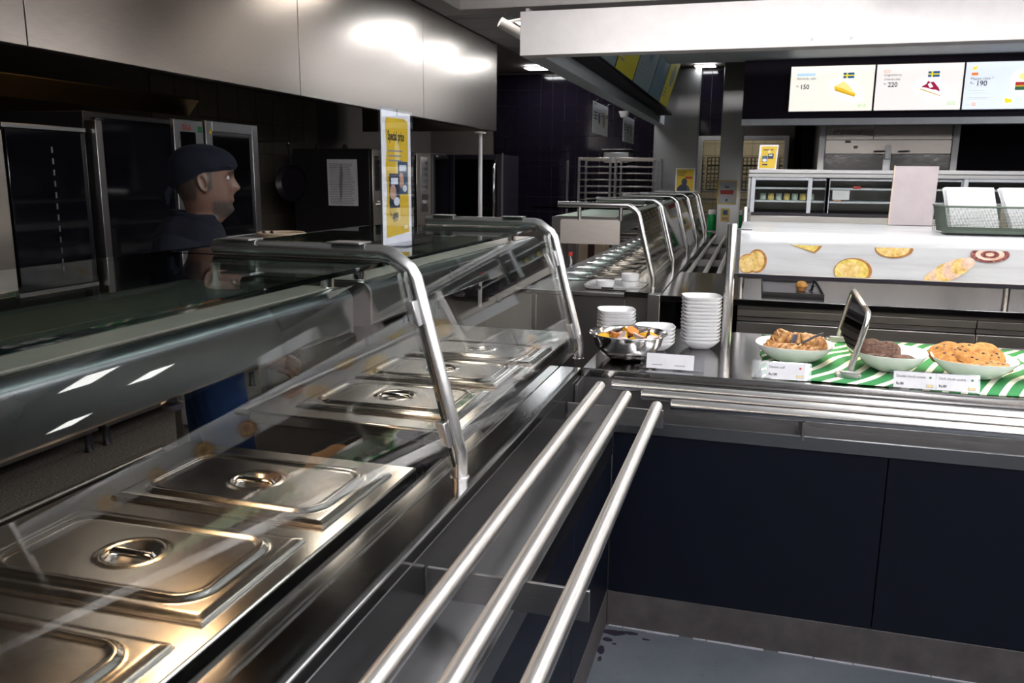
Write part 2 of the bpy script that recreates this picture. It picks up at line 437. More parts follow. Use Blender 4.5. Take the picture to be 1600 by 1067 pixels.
# kitchen ceiling of square panels
ck = MB().box(-4.5, 5, -9, 9.45, 3.09, 3.15).box(5, 13, 2.2, 12, 3.09, 3.15).build('ceiling', 'grout'); struct(ck)
cp = None
for i in range(3):
    for j in range(13):
        if cp is None: cp = MB().box(-.294, .294, -.294, .294, 0, .02).build('ceiling_panel', 'ceil_kitchen', ck, .003); t = cp
        else: t = cp.copy(); col.objects.link(t)
        t.location = (-2.2+.6*i, 1.8+.6*j, 3.07)
# ceiling raft over the aisle: frame, recessed field
cr = MB().box(-1.40, 13, -9, 2.32, 2.68, 2.72).build('ceiling_aisle', 'ceil_white'); struct(cr)
MB().box(-1.56, -1.40, -9, 2.48, 2.60, 2.74).box(-1.40, 13, 2.32, 2.48, 2.60, 2.74).build('ceiling_edge', 'ceil_frame', cr, .004)
cc = MB().box(-.45, 13, 2.48, 5.42, 2.645, 2.70).box(4.2, 13, 5.42, 12, 2.645, 2.70).build('ceiling_counter', 'white_trim'); struct(cc)
# white L shaped fascia
f1 = MB().box(-.992, 9, 2.247, 2.37, 2.31, 2.56).build('trim_1', 'white_paint', None, .003); struct(f1)
f2 = MB().box(-.992, -.862, 2.372, 9.10, 2.31, 2.44).build('trim_2', 'white_trim', None, .003); struct(f2)
f4 = MB().box(-.992, -.972, 2.372, 9.10, 2.442, 3.065).build('trim_bounce', 'white_paint', None, 0); struct(f4)  # unseen white panel, added so the hood reflects something bright
for k, xx in enumerate((.66, .86)):
    s_ = MB().tube([(xx, 2.246, 2.345), (xx, 2.240, 2.345)], .008, 10).build('screw_cap', 'white_trim', f1)
f3 = MB().box(.25, 4.2, 5.24, 5.34, 2.07, 2.127).build('trim_3', 'white_trim', None, .003); struct(f3)
# steel columns
def column(x0, x1, y0, y1, z1, label):
    t = thing('steel_column', label, 'column', ((x0+x1)/2, (y0+y1)/2, 0))
    B('cladding', x0, x1, y0, y1, 0, z1, 'steel_col', t, .006)
    B('seam_strip', x1-.012, x1+.004, y0-.003, y0+.012, 0, z1, 'steel_dark', t, .001)
    return t
c1 = column(-1.0, -.40, 9.11, 9.29, 3.06, 'wide brushed steel column at the end of the white soffit')
c2 = column(-.07, .215, 8.55, 8.85, 3.06, 'narrow brushed steel column with two small posters at far rails')

# ------------------------------------------------------------------ ceiling lights
def panel_light(x, y, z, sx, sy, mat, label, group=None):
    t = thing('ceiling_light', label, 'ceiling light', (x, y, z), group)
    MB().box(x-sx/2, x+sx/2, y-sy/2, y+sy/2, z-.002, z+.006).build('diffuser', mat, t)
    m_ = MB(); w = .018
    for (a0, a1, b0, b1) in ((-sx/2-w, sx/2+w, -sy/2-w, -sy/2), (-sx/2-w, sx/2+w, sy/2, sy/2+w), (-sx/2-w, -sx/2, -sy/2, sy/2), (sx/2, sx/2+w, -sy/2, sy/2)):
        m_.box(x+a0, x+a1, y+b0, y+b1, z-.006, z+.006)
    m_.build('frame', 'white_paint', t); return t
for x in (.75, 2.2, 4.0):  # unseen pendants, added for streaks on the rails and a brighter ceiling
    for k, y in enumerate((-6.3, -4.6, -2.9, -1.2, .5)):
        t = thing('added_pendant', 'long white linear pendant light added over the aisle, out of the picture', 'pendant light', (x, y, 2.55), 'added aisle pendant lights')
        MB().box(x-.13, x+.13, y-.75, y+.75, 2.535, 2.575).build('diffuser', 'lamp_white', t)
        B('end_cap', x-.132, x+.132, y-.765, y-.751, 2.533, 2.577, 'white_paint', t, .001); B('end_cap', x-.132, x+.132, y+.751, y+.765, 2.533, 2.577, 'white_paint', t, .001)
        for yy in (y-.5, y+.5): MB().tube([(x, yy, 2.577), (x, yy, 2.68)], .003, 6).build('cord', 'steel_dark', t)
for (x, y) in ((6.1, 4.45), (7.0, 6.35), (8.8, 6.45), (2.75, 4.1)):
    panel_light(x, y, 2.637, .5, .5, 'lamp_white', 'square ceiling panel light beyond the pastry counter', 'hall ceiling lights')
for (x, y) in ((.45, 3.12), (1.65, 3.12)):  # unseen lights, added to brighten the banners and the far counter
    panel_light(x, y, 2.637, .5, .5, 'lamp_hall_fill', 'added square ceiling light hidden just behind the white fascia', 'added lights behind the fascia')
for (x, y) in ((-1.62, 5.45), (-1.60, 6.75), (-1.60, 8.1), (-2.45, 8.75)):
    panel_light(x, y, 3.06, .58, .30, 'lamp_kitchen', 'oblong kitchen ceiling light between the hood and the soffit', 'kitchen ceiling lights')
for (x, y) in ((-1.62, 1.35), (-1.62, 3.70)):  # unseen lights, added to throw bright bands on the hood
    panel_light(x, y, 3.06, .58, .34, 'lamp_kitchen_added', 'oblong warm kitchen ceiling light added above the picture beside the hood', 'added near kitchen ceiling lights')
panel_light(-.34, 8.95, 3.062, .26, .26, 'lamp_kitchen', 'small bright ceiling light just above the far steel columns', None)
# white track spotlight beside the fascia
t = thing('track_spotlight', 'white cylindrical spotlight on a bracket at the fascia corner', 'spotlight', (-1.50, 3.9, 2.78))
MB().tube([(-1.62, 3.86, 2.80), (-1.44, 3.97, 2.70)], .042, 16).build('lamp_head', 'white_paint', t, .004)
MB().tube([(-1.60, 3.90, 2.80), (-1.40, 3.92, 2.83), (-1.40, 3.92, 3.07)], .012, 8).build('bracket', 'white_paint', t)

SPOT_W = 55
for k, x in enumerate((-.40, .30, 1.40, 2.75)):  # unseen spotlights, added to brighten the white fascia
    t = thing('track_spotlight', 'white track spotlight added above the picture to brighten the fascia', 'spotlight', (x, .25, 2.60), 'added fascia spotlights')
    MB().tube([(x, .20, 2.625), (x, .34, 2.585)], .035, 16).build('lamp_head', 'white_paint', t, .003)
    MB().tube([(x, .25, 2.62), (x, .25, 2.68)], .010, 8).build('bracket', 'white_paint', t)
    ld = bpy.data.lights.new('spot', 'SPOT'); ld.energy = SPOT_W; ld.spot_size = math.radians(75); ld.spot_blend = .8; ld.shadow_soft_size = .03; ld.color = (1, .96, .95)
    lo = bpy.data.objects.new('spot_beam', ld); col.objects.link(lo); lo.parent = t; lo.location = (0, .10, -.022)
    lo.rotation_euler = (math.radians(90-8), 0, 0)

# ================================================================== EXTRACTION HOOD
hood = thing('extraction_hood', 'long brushed stainless extraction hood above the dark ovens', 'hood', (-2.51, 2.7, 2.11))
seams = [-1.9, .14, 2.30, 4.43, 6.63]
for a, c in zip(seams[:-1], seams[1:]):
    B('front_panel', -2.53, -2.51, a+.003, c-.003, 2.11, 3.07, 'steel_hood', hood, .002)
B('end_panel', -4.2, -2.535, 6.60, 6.63, 2.11, 3.07, 'steel_hood', hood)
B('end_panel', -4.2, -2.535, -1.9, -1.87, 2.11, 3.07, 'steel_hood', hood)
B('roof_panel', -4.2, -2.54, -1.86, 6.59, 3.02, 3.06, 'black', hood)
B('lower_lip', -2.60, -2.532, -1.86, 6.59, 2.115, 2.14, 'black', hood)
MB().slab((-3.50, -1.8, 2.30), (0, 8.3, 0), (.30, 0, .40), (-.02, 0, .015)).build('filter_bank', 'steel_dark', hood)
for k in range(12):
    MB().slab((-3.49, -1.7+k*.68, 2.315), (0, .02, 0), (.30, 0, .40), (.02, 0, -.015)).build('filter_frame', 'steel_dark', hood)
MB().slab((-3.62, .6, 2.01), (0, 2.0, 0), (.10, 0, .11), (-.01, 0, .008)).build('grease_gutter', 'steel_warm_lit', hood)
MB().box(-3.2, -3.0, 1.0, 1.5, 2.62, 2.64).build('hood_lamp', 'lamp_hood', hood)

# ================================================================== MAIN SERVING COUNTER (along y)
Y0, Y1 = -3.2, .225
mc = thing('serving_counter', 'long stainless serving counter with navy panels under the steamed food', 'counter', (-.15, -1.2, 0))
B('ledge', -.285, -.160, Y0, .224, .868, .900, 'steel_top', mc, .004)
B('front_face', -.180, -.162, Y0, Y1, .70, .867, 'steel_apron', mc, .002)
MB().slab((-.161, Y0, .745), (0, Y1-Y0, 0), (.15, 0, -.045), (0, 0, -.008)).build('tray_shelf', 'steel_apron', mc)
B('shelf_lip', -.012, .002, Y0, -.004, .655, .722, 'steel_apron', mc, .002)
for a, c in ((Y0, -1.9), (-1.897, -.62), (-.617, -.002)):
    B('side_panel', -.03, -.001, a, c, .135, .654, 'navy', mc, .001)
B('kick_plate', -.03, .0, Y0, -.001, 0, .134, 'kick', mc, .001)
B('carcass', -.30, -.04, Y0, .22, .02, .66, 'black', mc, 0)
# tray slide with three round rails
def rails_y(name, label, x, ends, y0, z, brk):
    t = thing(name, label, 'tray rail', (x[1], (y0+ends[1])/2, z-.1))
    for xx, e in zip(x, ends):
        m_ = MB(); m_.tube([(xx, y0, z), (xx, e-.004, z), (xx, e, z)], [.0195, .0195, .0165], 24); m_.build('rail', 'steel_rail', t)
    for yy in brk:
        b_ = B('bracket', x[0]-.08, x[2]+.02, yy-.004, yy+.004, z-.083, z-.0192, 'steel_dark', t, .001)
        for xx in x: MB().lathe([(.0001, 0), (.006, .001), (.006, .006), (.0001, .008)], (xx-.012, yy-.02, z-.032), 8).build('bolt', 'steel_dark', b_)
    return t
rails_y('tray_slide', 'three long round tray rails beside the main serving counter', (-.078, .034, .152), (.165, .06, -.047), Y0, .85, (-2.55, -1.31, -.02))

# bain-marie units
def bain(label, y0, y1, xb):
    t = thing('bain_marie', label, 'bain-marie', (-.7, (y0+y1)/2, 0))
    B('deck', xb, -.345, y0, y1, .845, .884, 'steel_lid', t, .006)
    B('front_wall', -.375, -.350, y0+.01, y1-.01, .30, .844, 'steel_dark', t)
    B('side_wall', xb+.03, -.376, y0+.01, y0+.03, .30, .844, 'steel_dark', t)
    B('side_wall', xb+.03, -.376, y1-.03, y1-.01, .30, .844, 'steel_dark', t)
    B('back_wall', xb+.005, xb+.03, y0+.03, y1-.03, .30, .844, 'steel_dark', t)
    for (xx, yy) in ((-.40, y0+.05), (-.40, y1-.05), (xb+.06, y0+.05), (xb+.06, y1-.05)):
        B('leg', xx-.018, xx+.018, yy-.018, yy+.018, 0, .30, 'steel_dark', t)
    MB().tube([(xb+.0, y0+.05, .86), (xb-.07, y0+.05, .862), (xb-.07, y1-.02, .862), (xb, y1-.02, .86)], .011, 10).build('push_bar', 'steel_dark', t)
    return t
ba = bain('nearest bain-marie cart with three lidded pans under the warm lamps', -2.35, -.92, -1.02)
bb = bain('second bain-marie cart with three lidded pans behind the clear sneeze guard', -.62, 1.0, -1.03)
for k, yy in enumerate((-.30, .18)):
    m_ = MB().tube([(-.45-.2*k, -.609, .77), (-.45-.2*k, -.645, .77)], .018, 16); m_.build('control_knob', 'black', bb)

# gastronorm lids: one mesh with pressed relief, a recessed handle
def smooth(a, b, x):
    t = min(1, max(0, (x-a)/(b-a))); return t*t*(3-2*t)
def lid_mesh(W=.53, D=.325, nx=96, ny=60):
    mb = MB(); vs = []
    for j in range(ny+1):
        for i in range(nx+1):
            x = -W/2+W*i/nx; y = -D/2+D*j/ny
            qx, qy = abs(x)-(.225-.055), abs(y)-(.125-.055)
            sd = math.hypot(max(qx, 0), max(qy, 0))+min(max(qx, qy), 0)-.055
            h = 0.0
            h += .0085*smooth(.012, .002, abs(sd+.002))            # pressed bead
            h += .004*smooth(.0, -.014, sd)                         # inner field stands a little higher
            e = min(W/2-abs(x), D/2-abs(y)); h -= .004*smooth(.014, 0, e)
            r = math.hypot(x, y*1.05)
            h += .003*smooth(.068, .060, r)*smooth(.050, .056, r)
            h -= .017*smooth(.056, .030, r)
            vs.append((x, y, .010+h))
    fs = [(j*(nx+1)+i, j*(nx+1)+i+1, (j+1)*(nx+1)+i+1, (j+1)*(nx+1)+i) for j in range(ny) for i in range(nx)]
    mb.add(vs, fs)
    ring = [i for i in range(nx+1)]+[j*(nx+1)+nx for j in range(1, ny+1)]+[ny*(nx+1)+i for i in range(nx-1, -1, -1)]+[j*(nx+1) for j in range(ny-1, 0, -1)]
    k = len(mb.v); mb.v += [(mb.v[i][0], mb.v[i][1], 0.0) for i in ring]; n = len(ring)
    for a in range(n):
        mb.f.append((ring[a], k+a, k+(a+1) % n, ring[(a+1) % n])); mb.m.append(0)
    return mb
lid0 = thing('covered_pan', 'x', 'food pan')
B('pan_rim', -.268, .268, -.166, .166, -.0015, .0, 'steel_dark', lid0, 0)
ORD = ['nearest', 'second', 'third', 'fourth', 'fifth', 'sixth', 'seventh', 'eighth', 'ninth', 'tenth', 'eleventh', 'twelfth', 'thirteenth']
lid_mesh().build('cover', 'steel_lid', lid0, angle=60)
MB().tube([(-.052, 0, .004), (-.040, 0, .0125), (.040, 0, .0125), (.052, 0, .004)], [.006, .008, .008, .006], 12).build('handle', 'chrome', lid0)
lids = [(-.655, -1.93, 0, 'covered steel pan cut off at the lower left corner, nearest of all', .94),
        (-.655, -1.552, 0, 'warm-lit covered pan, second from the front on the nearest cart', 1),
        (-.65, -1.155, 0, 'covered pan third from the front, farthest one on the nearest cart', 1),
        (-.655, -.355, 0, 'covered pan just left of the near slanted steel post, first on second cart', 1.04),
        (-.655, .045, 0, 'covered pan in the middle of the second cart behind the steel post', 1.02),
        (-.630, .425, 0, 'farthest covered pan on the second cart beside the far steel post', 1.0)]
for i, (x, y, rz, lb, s_) in enumerate(lids):
    o = lid0 if i == 0 else copy_tree(lid0)
    o.location = (x, y, .886); o.rotation_euler = (0, 0, math.radians([0, 1, -.6, 1, 0, -.5][i])); o.scale = (1, s_, 1)
    tag(o, lb, 'food pan', 'covered pans on the main serving counter')
    if i == 0: o.rotation_euler = (0, 0, 0)

# ------------------------------------------------------------------ sneeze guards
def slanted(z): return -.224-.2598*(z-1.025)       # x of the slanted leg at height z
def guard(t, ys, x_off=0.0, glass_to=None, clamps=True, dx=0.0, plates=True):
    posts = []
    for yy in ys:
        pts = [(-.205+dx, yy, .900), (-.205+dx, yy, .965), (-.212+dx, yy, .985), (slanted(1.37)+dx, yy, 1.37), (slanted(1.37)-.012+dx, yy, 1.388), (-.372+dx, yy, 1.420), (-.392+dx, yy, 1.424), (-.84+dx, yy, 1.424)]
        p = MB().tube(pts, .019, 18).build('post', 'steel_tube', t); posts.append(p)
        MB().lathe([(.023, 0), (.023, .003), (.0195, .005)], (-.205+dx, yy, .900), 18).build('base_ring', 'steel_tube', p)
        if clamps:
            for zc in (1.02, 1.30):
                for sgn in (-1, 1):
                    cx = slanted(zc)+dx
                    MB().slab((cx-.012, yy+sgn*.019, zc-.030), (.022, 0, -.0055), (0, sgn*.026, 0), (-.0145, 0, .056)).build('clamp', 'steel_oven', p, .002)
            for xc in (-.47+dx, -.76+dx):
                B('top_clip', xc-.05, xc+.035, yy-.032, yy+.032, 1.4435, 1.4475, 'steel_oven', p, .001)
    return posts
def pane_slanted(t, y0, y1, z0=.935, z1=1.385, dx=0.0):
    th = Vector((.968, 0, .251))*.008
    o = Vector((slanted(z0)+dx-.012, y0, z0)); a = Vector((0, y1-y0, 0)); b_ = Vector((slanted(z1)-slanted(z0), 0, z1-z0))
    mb = MB().slab(o, a, b_, th); mb.m = [0, 0, 1, 1, 1, 1]
    return mb.build('front_glass', ['glass', 'glass_edge'], t, smooth=False)
def pane_top(t, y0, y1, x0, x1, z=1.395):
    mb = MB().box(x0, x1, y0, y1, z, z+.010); mb.m = [0, 0, 1, 1, 1, 1]
    return mb.build('top_glass', ['glass_top', 'glass_edge'], t, smooth=False)
g1 = thing('sneeze_guard', 'near sneeze guard with slanted steel posts and green-edged glass', 'sneeze guard', (-.205, -.3, .9))
guard(g1, (-2.36, -.992, .376))
for a, c in ((-2.335, -1.018), (-.966, .350)):
    pane_slanted(g1, a, c)
    pane_top(g1, a-.015, c+.015, -1.02, -.382)

# heat gantries under the glass tops
def gantry(label, y0, y1, lamp, dx=0.0, legs=True, mat='steel_gantry'):
    t = thing('heat_gantry', label, 'heat lamp', (-.66+dx, (y0+y1)/2, 1.2))
    xf, xb = -.452+dx, -.905+dx
    prof = [(xb, 1.248), (xb, 1.342), (xf-.045, 1.346)]
    for k in range(7):
        a = PI/2*(1-k/6); prof.append((xf-.030+.030*math.cos(a), 1.316+.030*math.sin(a)))
    prof += [(xf, 1.248), (xf-.012, 1.240), (xf-.02, 1.265), (xb+.02, 1.265), (xb+.012, 1.240)]
    MB().prism(prof, (0, y0+.012, 0), (1, 0, 0), (0, 0, 1), (0, y1-y0-.024, 0)).build('housing', mat, t, angle=30)
    B('top_sheet', xb+.02, xf-.034, y0+.02, y1-.02, 1.3468, 1.3482, 'steel_plate', t, 0)  # paler steel on top paints in the ceiling light reflected there
    for yy in (y0, y1-.011):
        MB().prism(prof[:10]+[(xf, 1.241), (xb, 1.241)], (0, yy, 0), (1, 0, 0), (0, 0, 1), (0, .011, 0)).build('end_cap', 'steel_dark' if yy == y0 else mat, t, angle=30)
    n = max(2, int((y1-y0)/.5))
    for k in range(n):
        yy = y0+(y1-y0)*(k+.5)/n
        MB().box((xb+xf)/2-.075, (xb+xf)/2-.005, yy-.09, yy+.09, 1.252, 1.264).build('lamp_tube', lamp, t)
    return t
ga = gantry('nearest stainless heat gantry with warm lamps under the glass top', -2.33, -1.03, 'lamp_warm')
gb = gantry('second stainless heat gantry between the two slanted posts', -.94, .70, 'lamp_neutral')
for gt, ys in ((ga, (-2.30, -1.06)), (gb, (-.90, .43))):
    for yy in ys:
        for xx in (-.50, -.80): MB().tube([(xx, yy, 1.348), (xx, yy, 1.394)], .016, 16).build('stand_off', 'chrome', gt)
for gt, yk in ((gb, (-.52, -.22, -.05)), (ga, (-1.62,))):
    for yy in yk: MB().lathe([(.0001, 0), (.017, .001), (.018, .010), (.010, .014), (.010, .030)], (-.485, yy, 1.214), 14).build('switch_knob', 'black', gt)

# acrylic standee with the yellow special price poster
sg = thing('sign_holder', 'tall acrylic sign holder with yellow special price poster on glass', 'sign', (-.565, -.52, 1.405))
o = Vector((-.565, -.618, 1.4065)); wS, hS = .196, .368
MB().box(-.5665, -.5635, -.618, -.422, 1.4065, 1.775).build('backing', 'paper', sg)
MB().box(-.5605, -.5585, -.624, -.416, 1.4065, 1.781).box(-.5715, -.5695, -.624, -.416, 1.4065, 1.781).build('pocket', 'acrylic', sg)
MB().box(-.605, -.495, -.624, -.416, 1.4055, 1.4085).build('foot', 'acrylic', sg)
F = Face(sg, (-.5634, -.618, 1.4065), (0, 1, 0), (0, 0, 1), .0002)
F.poly([(.020, .020), (.176, .028), (.176, .345), (.150, .352), (.030, .350), (.020, .33), (.030, .27), (.020, .22), (.028, .15), (.018, .09)], 'yellow', 'poster')
F.poly([(.085, .06), (.115, .07), (.108, .20), (.118, .26), (.100, .31), (.080, .27), (.092, .18)], 'yellow_lt')
F.text('Special price', .036, .036, .290, 'ink', .62, bold=.0010)
F.lines(.038, .15, .232, .272, 3, 'ink_grey', .3)
F.rect(.100, .168, .140, .232, 'pack_blue', 'photo_pack'); F.rect(.110, .160, .205, .222, 'pack_white', 'photo_pack'); F.ell(.122, .180, .017, .022, 'pack_tan', 'photo_pack'); F.ell(.146, .156, .015, .010, 'pack_white', 'photo_pack')
F.rect(.040, .108, .102, .198, 'pack_navy', 'photo_pack'); F.rect(.050, .098, .168, .186, 'pack_white', 'photo_pack'); F.ell(.062, .146, .022, .021, 'pack_tan', 'photo_pack'); F.ell(.086, .120, .020, .012, 'pack_white', 'photo_pack')
F.text('Rs', .018, .038, .080, 'ink', .8); F.text('499', .036, .056, .064, 'ink', .72, bold=.001)
logo(F, .132, .038, .030, 'ink_grey', 'yellow_lt')

# ================================================================== FRONT CROSS COUNTER (along x)
XR = 3.4
xc = thing('pastry_counter', 'stainless pastry counter with navy panels and tray rails across the aisle', 'counter', (1.2, .6, 0))
B('worktop', -.158, XR, .225, 1.165, .866, .900, 'steel_top', xc, .004)
B('under_front', -.158, XR, .232, .245, .74, .865, 'steel_dark', xc, .001)
MB().slab((.004, .231, .745), (XR-.004, 0, 0), (0, -.22, -.012), (0, 0, -.008)).build('tray_shelf', 'steel_apron', xc)
B('apron', .004, XR, -.006, .006, .734, .780, 'steel_apron', xc, .002)
for a, c in ((.002, .882), (.886, 1.80), (1.804, 2.70), (2.704, XR)):
    B('front_panel', a, c, .000, .022, .135, .733, 'navy', xc, .001)
B('kick_plate', .001, XR, -.002, .02, 0, .134, 'kick', xc, .001)
B('carcass', .02, XR, .03, 1.15, .02, .72, 'black', xc, 0)
B('corner_plate', -.160, -.150, .10, .235, .70, .866, 'steel_dark', xc, .001)
t = thing('tray_slide', 'three round tray rails along the front of the pastry counter', 'tray rail', (1.5, .094, .75))
for yy, x0 in ((.197, -.040), (.094, .082), (-.008, .194)):
    MB().tube([(x0, yy, .85), (x0+.004, yy, .85), (XR, yy, .85)], [.0165, .0195, .0195], 24).build('rail', 'steel_rail_x', t)
for xx in (.62, 1.75, 2.9): B('bracket', xx-.004, xx+.004, -.02, .228, .77, .8305, 'steel_dark', t, .001)

# pastry canopy: printed white sheet over the counter, on steel posts
cv = thing('pastry_canopy', 'white canopy printed with pastries on steel posts over the pastry counter', 'canopy', (1.3, 1.0, .9))
prof = [(.728, 1.222), (.728, 1.345)]
for k in range(1, 9):
    a = PI/2*k/8; prof.append((.728+.045*(1-math.cos(a)), 1.345+.045*math.sin(a)))
prof += [(1.42, 1.398)]
inner = [(y+.006, z-.006) for y, z in prof]; inner[0] = (.734, 1.222); inner[-1] = (1.42, 1.392)
vs, fs = [], []
for xx in (.372, XR):
    vs += [(xx, y, z) for y, z in prof]+[(xx, y, z) for y, z in reversed(inner)]
n = len(prof)*2
fs = [tuple(range(n)), tuple(range(2*n-1, n-1, -1))]+[((i+1) % n, i, n+i, n+(i+1) % n) for i in range(n)]
MB().add(vs, fs).build('printed_sheet', 'print_sheet', cv, angle=30)
B('lamp_box', .40, XR, .76, 1.40, 1.29, 1.385, 'steel_dark', cv, .003)
for k in range(5): MB().box(.50+k*.6, .95+k*.6, .88, 1.02, 1.281, 1.289).build('lamp_tube', 'lamp_canopy', cv)
B('bottom_channel', .372, XR, .724, .742, 1.206, 1.221, 'black', cv, .001)
def cpost(xx, yy, lbl=None):
    p = MB().tube([(xx, yy, .9), (xx, yy, 1.416), (xx, yy, 1.421)], [.0205, .0205, .018], 22).build('post', 'steel_tube', cv)
    B('bracket_plate', xx+.010, xx+.075, yy-.012, yy+.012, 1.398, 1.403, 'steel_oven', p, .001)
    B('bracket_plate', xx+.018, xx+.034, yy-.004, yy+.006, 1.22, 1.395, 'steel_dark', p, .001)
cpost(.343, .728); cpost(XR-.02, .728)
F = Face(cv, (.372, .728, 1.222), (1, 0, 0), (0, 0, 1), .0003)
# palmier, pie wedge, patty, puff, croissant, berry swirl as flat print
def swirl(F, cu, cv_, r, ry, c1, c2, k=3, clip=(.001, .122)):
    for i in range(k):
        f = 1-i*.26; F.ell(cu, cv_, r*f, ry*f, c1 if i % 2 == 0 else c2, clip=clip)
F.ell(.036, .040, .036, .040, 'pr_brown', clip=(.002, .12)); F.ell(.073, .052, .038, .048, 'pr_brown', clip=(.002, .12)); F.ell(.034, .040, .031, .035, 'pr_gold', clip=(.002, .12)); F.ell(.070, .052, .031, .041, 'pr_gold', clip=(.002, .12))
F.poly([(.195, .122), (.285, .118), (.315, .122), (.308, .108), (.290, .092)], 'pr_brown'); F.poly([(.200, .122), (.282, .121), (.302, .122), (.297, .108), (.285, .097)], 'pr_yellow')
F.ell(.575, .118, .068, .036, 'pr_brown', clip=(.06, .122)); F.ell(.571, .121, .060, .034, 'pr_gold', clip=(.06, .122))
F.ell(.435, .026, .070, .052, 'pr_brown', clip=(.002, .12)); F.ell(.430, .026, .062, .047, 'pr_yellow', clip=(.002, .12)); F.ell(.425, .030, .040, .030, 'pr_gold', clip=(.002, .12))
for k in range(6): F.ell(.715+k*.024, .010+k*.0125, .024+.004*math.sin(k/5*PI)*4, .022+.014*math.sin(k/5*PI), 'pr_pink' if k % 2 else 'pr_gold', rot=.6, clip=(.002, .12))
swirl(F, .905, .108, .066, .030, 'pr_red', 'pr_pink', 4)
for (u, r) in ((1.25, .06), (1.55, .07), (1.9, .06), (2.3, .07)): swirl(F, u, .05, r, r*.7, 'pr_brown', 'pr_gold', 3)

# black wire basket with napkins on the canopy
bk = thing('wire_basket', 'dark green wire mesh basket of napkins on the white canopy', 'basket', (1.34, .92, 1.40))
xa, xb_, ya, yb_, zb, zt = 1.125, 1.62, .815, 1.03, 1.401, 1.502
mb = MB()
def wall_mesh(mb, p0, p1, inset, nw, nh):
    p0, p1 = Vector(p0), Vector(p1)
    for i in range(nw+1):
        a = p0.lerp(p1, i/nw); bb_ = a+inset; mb.slab(bb_+Vector((-.0006, -.0006, 0)), (.0012, 0, 0), (0, .0012, 0), Vector((0, 0, zt-zb))-inset)
    for j in range(nh+1):
        f = j/nh; a = p0+inset*(1-f)+Vector((0, 0, (zt-zb)*f)); c = p1+inset*(1-f)+Vector((0, 0, (zt-zb)*f))
        mb.tube([a, c], .0007, 4)
wall_mesh(mb, (xa, ya, zb), (xb_, ya, zb), Vector((0, .02, 0)), 100, 18)
wall_mesh(mb, (xa, yb_, zb), (xb_, yb_, zb), Vector((0, -.02, 0)), 50, 12)
wall_mesh(mb, (xa, ya, zb), (xa, yb_, zb), Vector((.02, 0, 0)), 44, 18)
wall_mesh(mb, (xb_, ya, zb), (xb_, yb_, zb), Vector((-.02, 0, 0)), 44, 12)
mb.build('wire_mesh', 'crate', bk, smooth=False)
MB().tube([(xa, ya, zt), (xb_, ya, zt), (xb_, yb_, zt), (xa, yb_, zt), (xa, ya, zt)], .004, 8).build('rim', 'crate', bk)
B('base', xa+.02, xb_-.02, ya+.02, yb_-.02, zb, zb+.004, 'crate', bk, 0)
B('solid_band', xa+.018, xb_-.018, ya+.0185, ya+.0195, zb+.003, zb+.022, 'crate', bk, 0)
def napkins(x, y, z, w, d, n, lean, label, mat):
    t = thing('napkin_stack', label, 'napkins', (x, y, z))
    for k in range(n):
        dx = random.uniform(-.003, .003); th_ = .0075
        yy = y+k*th_
        MB().slab((x+dx, yy, z), (w, random.uniform(-.004, .004), 0), (lean+random.uniform(-.004, .004), .045, .165+random.uniform(-.004, .004)), (0, .0068, -.001)).build('napkin', mat, t, .0015)
    return t
napkins(1.17, .86, 1.406, .165, .15, 9, -.028, 'leaning stack of white paper napkins at basket left end', 'paper')
napkins(1.385, .86, 1.406, .16, .15, 9, -.050, 'leaning stack of white paper napkins at basket right side', 'paper')
for (x0, lb, w) in ((1.155, 'kraft paper wrapper behind the left napkins', .11), (1.36, 'kraft paper wrapper behind the right napkins', .10)):
    t = thing('paper_wrapper', lb, 'wrapper', (x0+.05, .975, 1.41))
    MB().slab((x0, .955, 1.406), (w, 0, 0), (.0, .03, .160), (0, .022, -.004)).build('packet', 'kraft', t, .006)
    MB().slab((x0+.004, .9545, 1.50), (w-.008, 0, 0), (0, .008, .045), (0, -.003, .001)).build('flap', 'paper', t, .001)

# white sign board seen from behind
t = thing('sign_board', 'blank pale back of a standing sign board behind the canopy', 'sign', (1.10, 1.36, 1.399))
MB().slab((1.005, 1.355, 1.400), (.186, .01, 0), (.012, .05, .262), (0, .012, -.002)).build('panel', 'board', t, .002)
MB().slab((1.005, 1.354, 1.400), (.004, 0, 0), (.012, .05, .264), (0, .016, -.002)).build('edge_strip', 'kraft', t)
MB().slab((1.07, 1.375, 1.4), (.05, 0, 0), (0, .06, .0), (0, 0, .006)).build('foot', 'steel_dark', t)

# ------------------------------------------------------------------ striped cloth and divider
def wavy(x, y): return .9025+.0012*math.sin(9*x+4*y)+.0012*math.sin(17*y-5*x)
mb = MB(); nx, ny = 60, 26; vs = []
for j in range(ny+1):
    for i in range(nx+1):
        x = .485+(2.3-.485)*i/nx; y = .262+(1.12-.262)*j/ny
        if i == 0: x += .004*math.sin(j*.8)
        if j == 0: y += .004*math.sin(i*.5)
        vs.append((x, y, wavy(x, y)))
mb.add(vs, [(j*(nx+1)+i, j*(nx+1)+i+1, (j+1)*(nx+1)+i+1, (j+1)*(nx+1)+i) for j in range(ny) for i in range(nx)])
cl = mb.build('striped_cloth', 'stripe_cloth'); sm_ = cl.modifiers.new('thick', 'SOLIDIFY'); sm_.thickness = .0016; sm_.offset = 1
tag(cl, 'green and white wavy striped cloth spread under the pastry bowls', 'cloth')
dv = thing('counter_divider', 'bent steel tube divider with dark acrylic pane between pastry bowls', 'divider', (.81, .7, .905))
P0, P1 = Vector((.783, .365, .905)), Vector((.830, 1.030, .905)); zt = 1.135
P1 = Vector((.800, 1.060, .905)); LEAN = .052
d_ = (P1-P0).normalized()
pts = [P0, P0+Vector((0, 0, zt-.905-.05))]
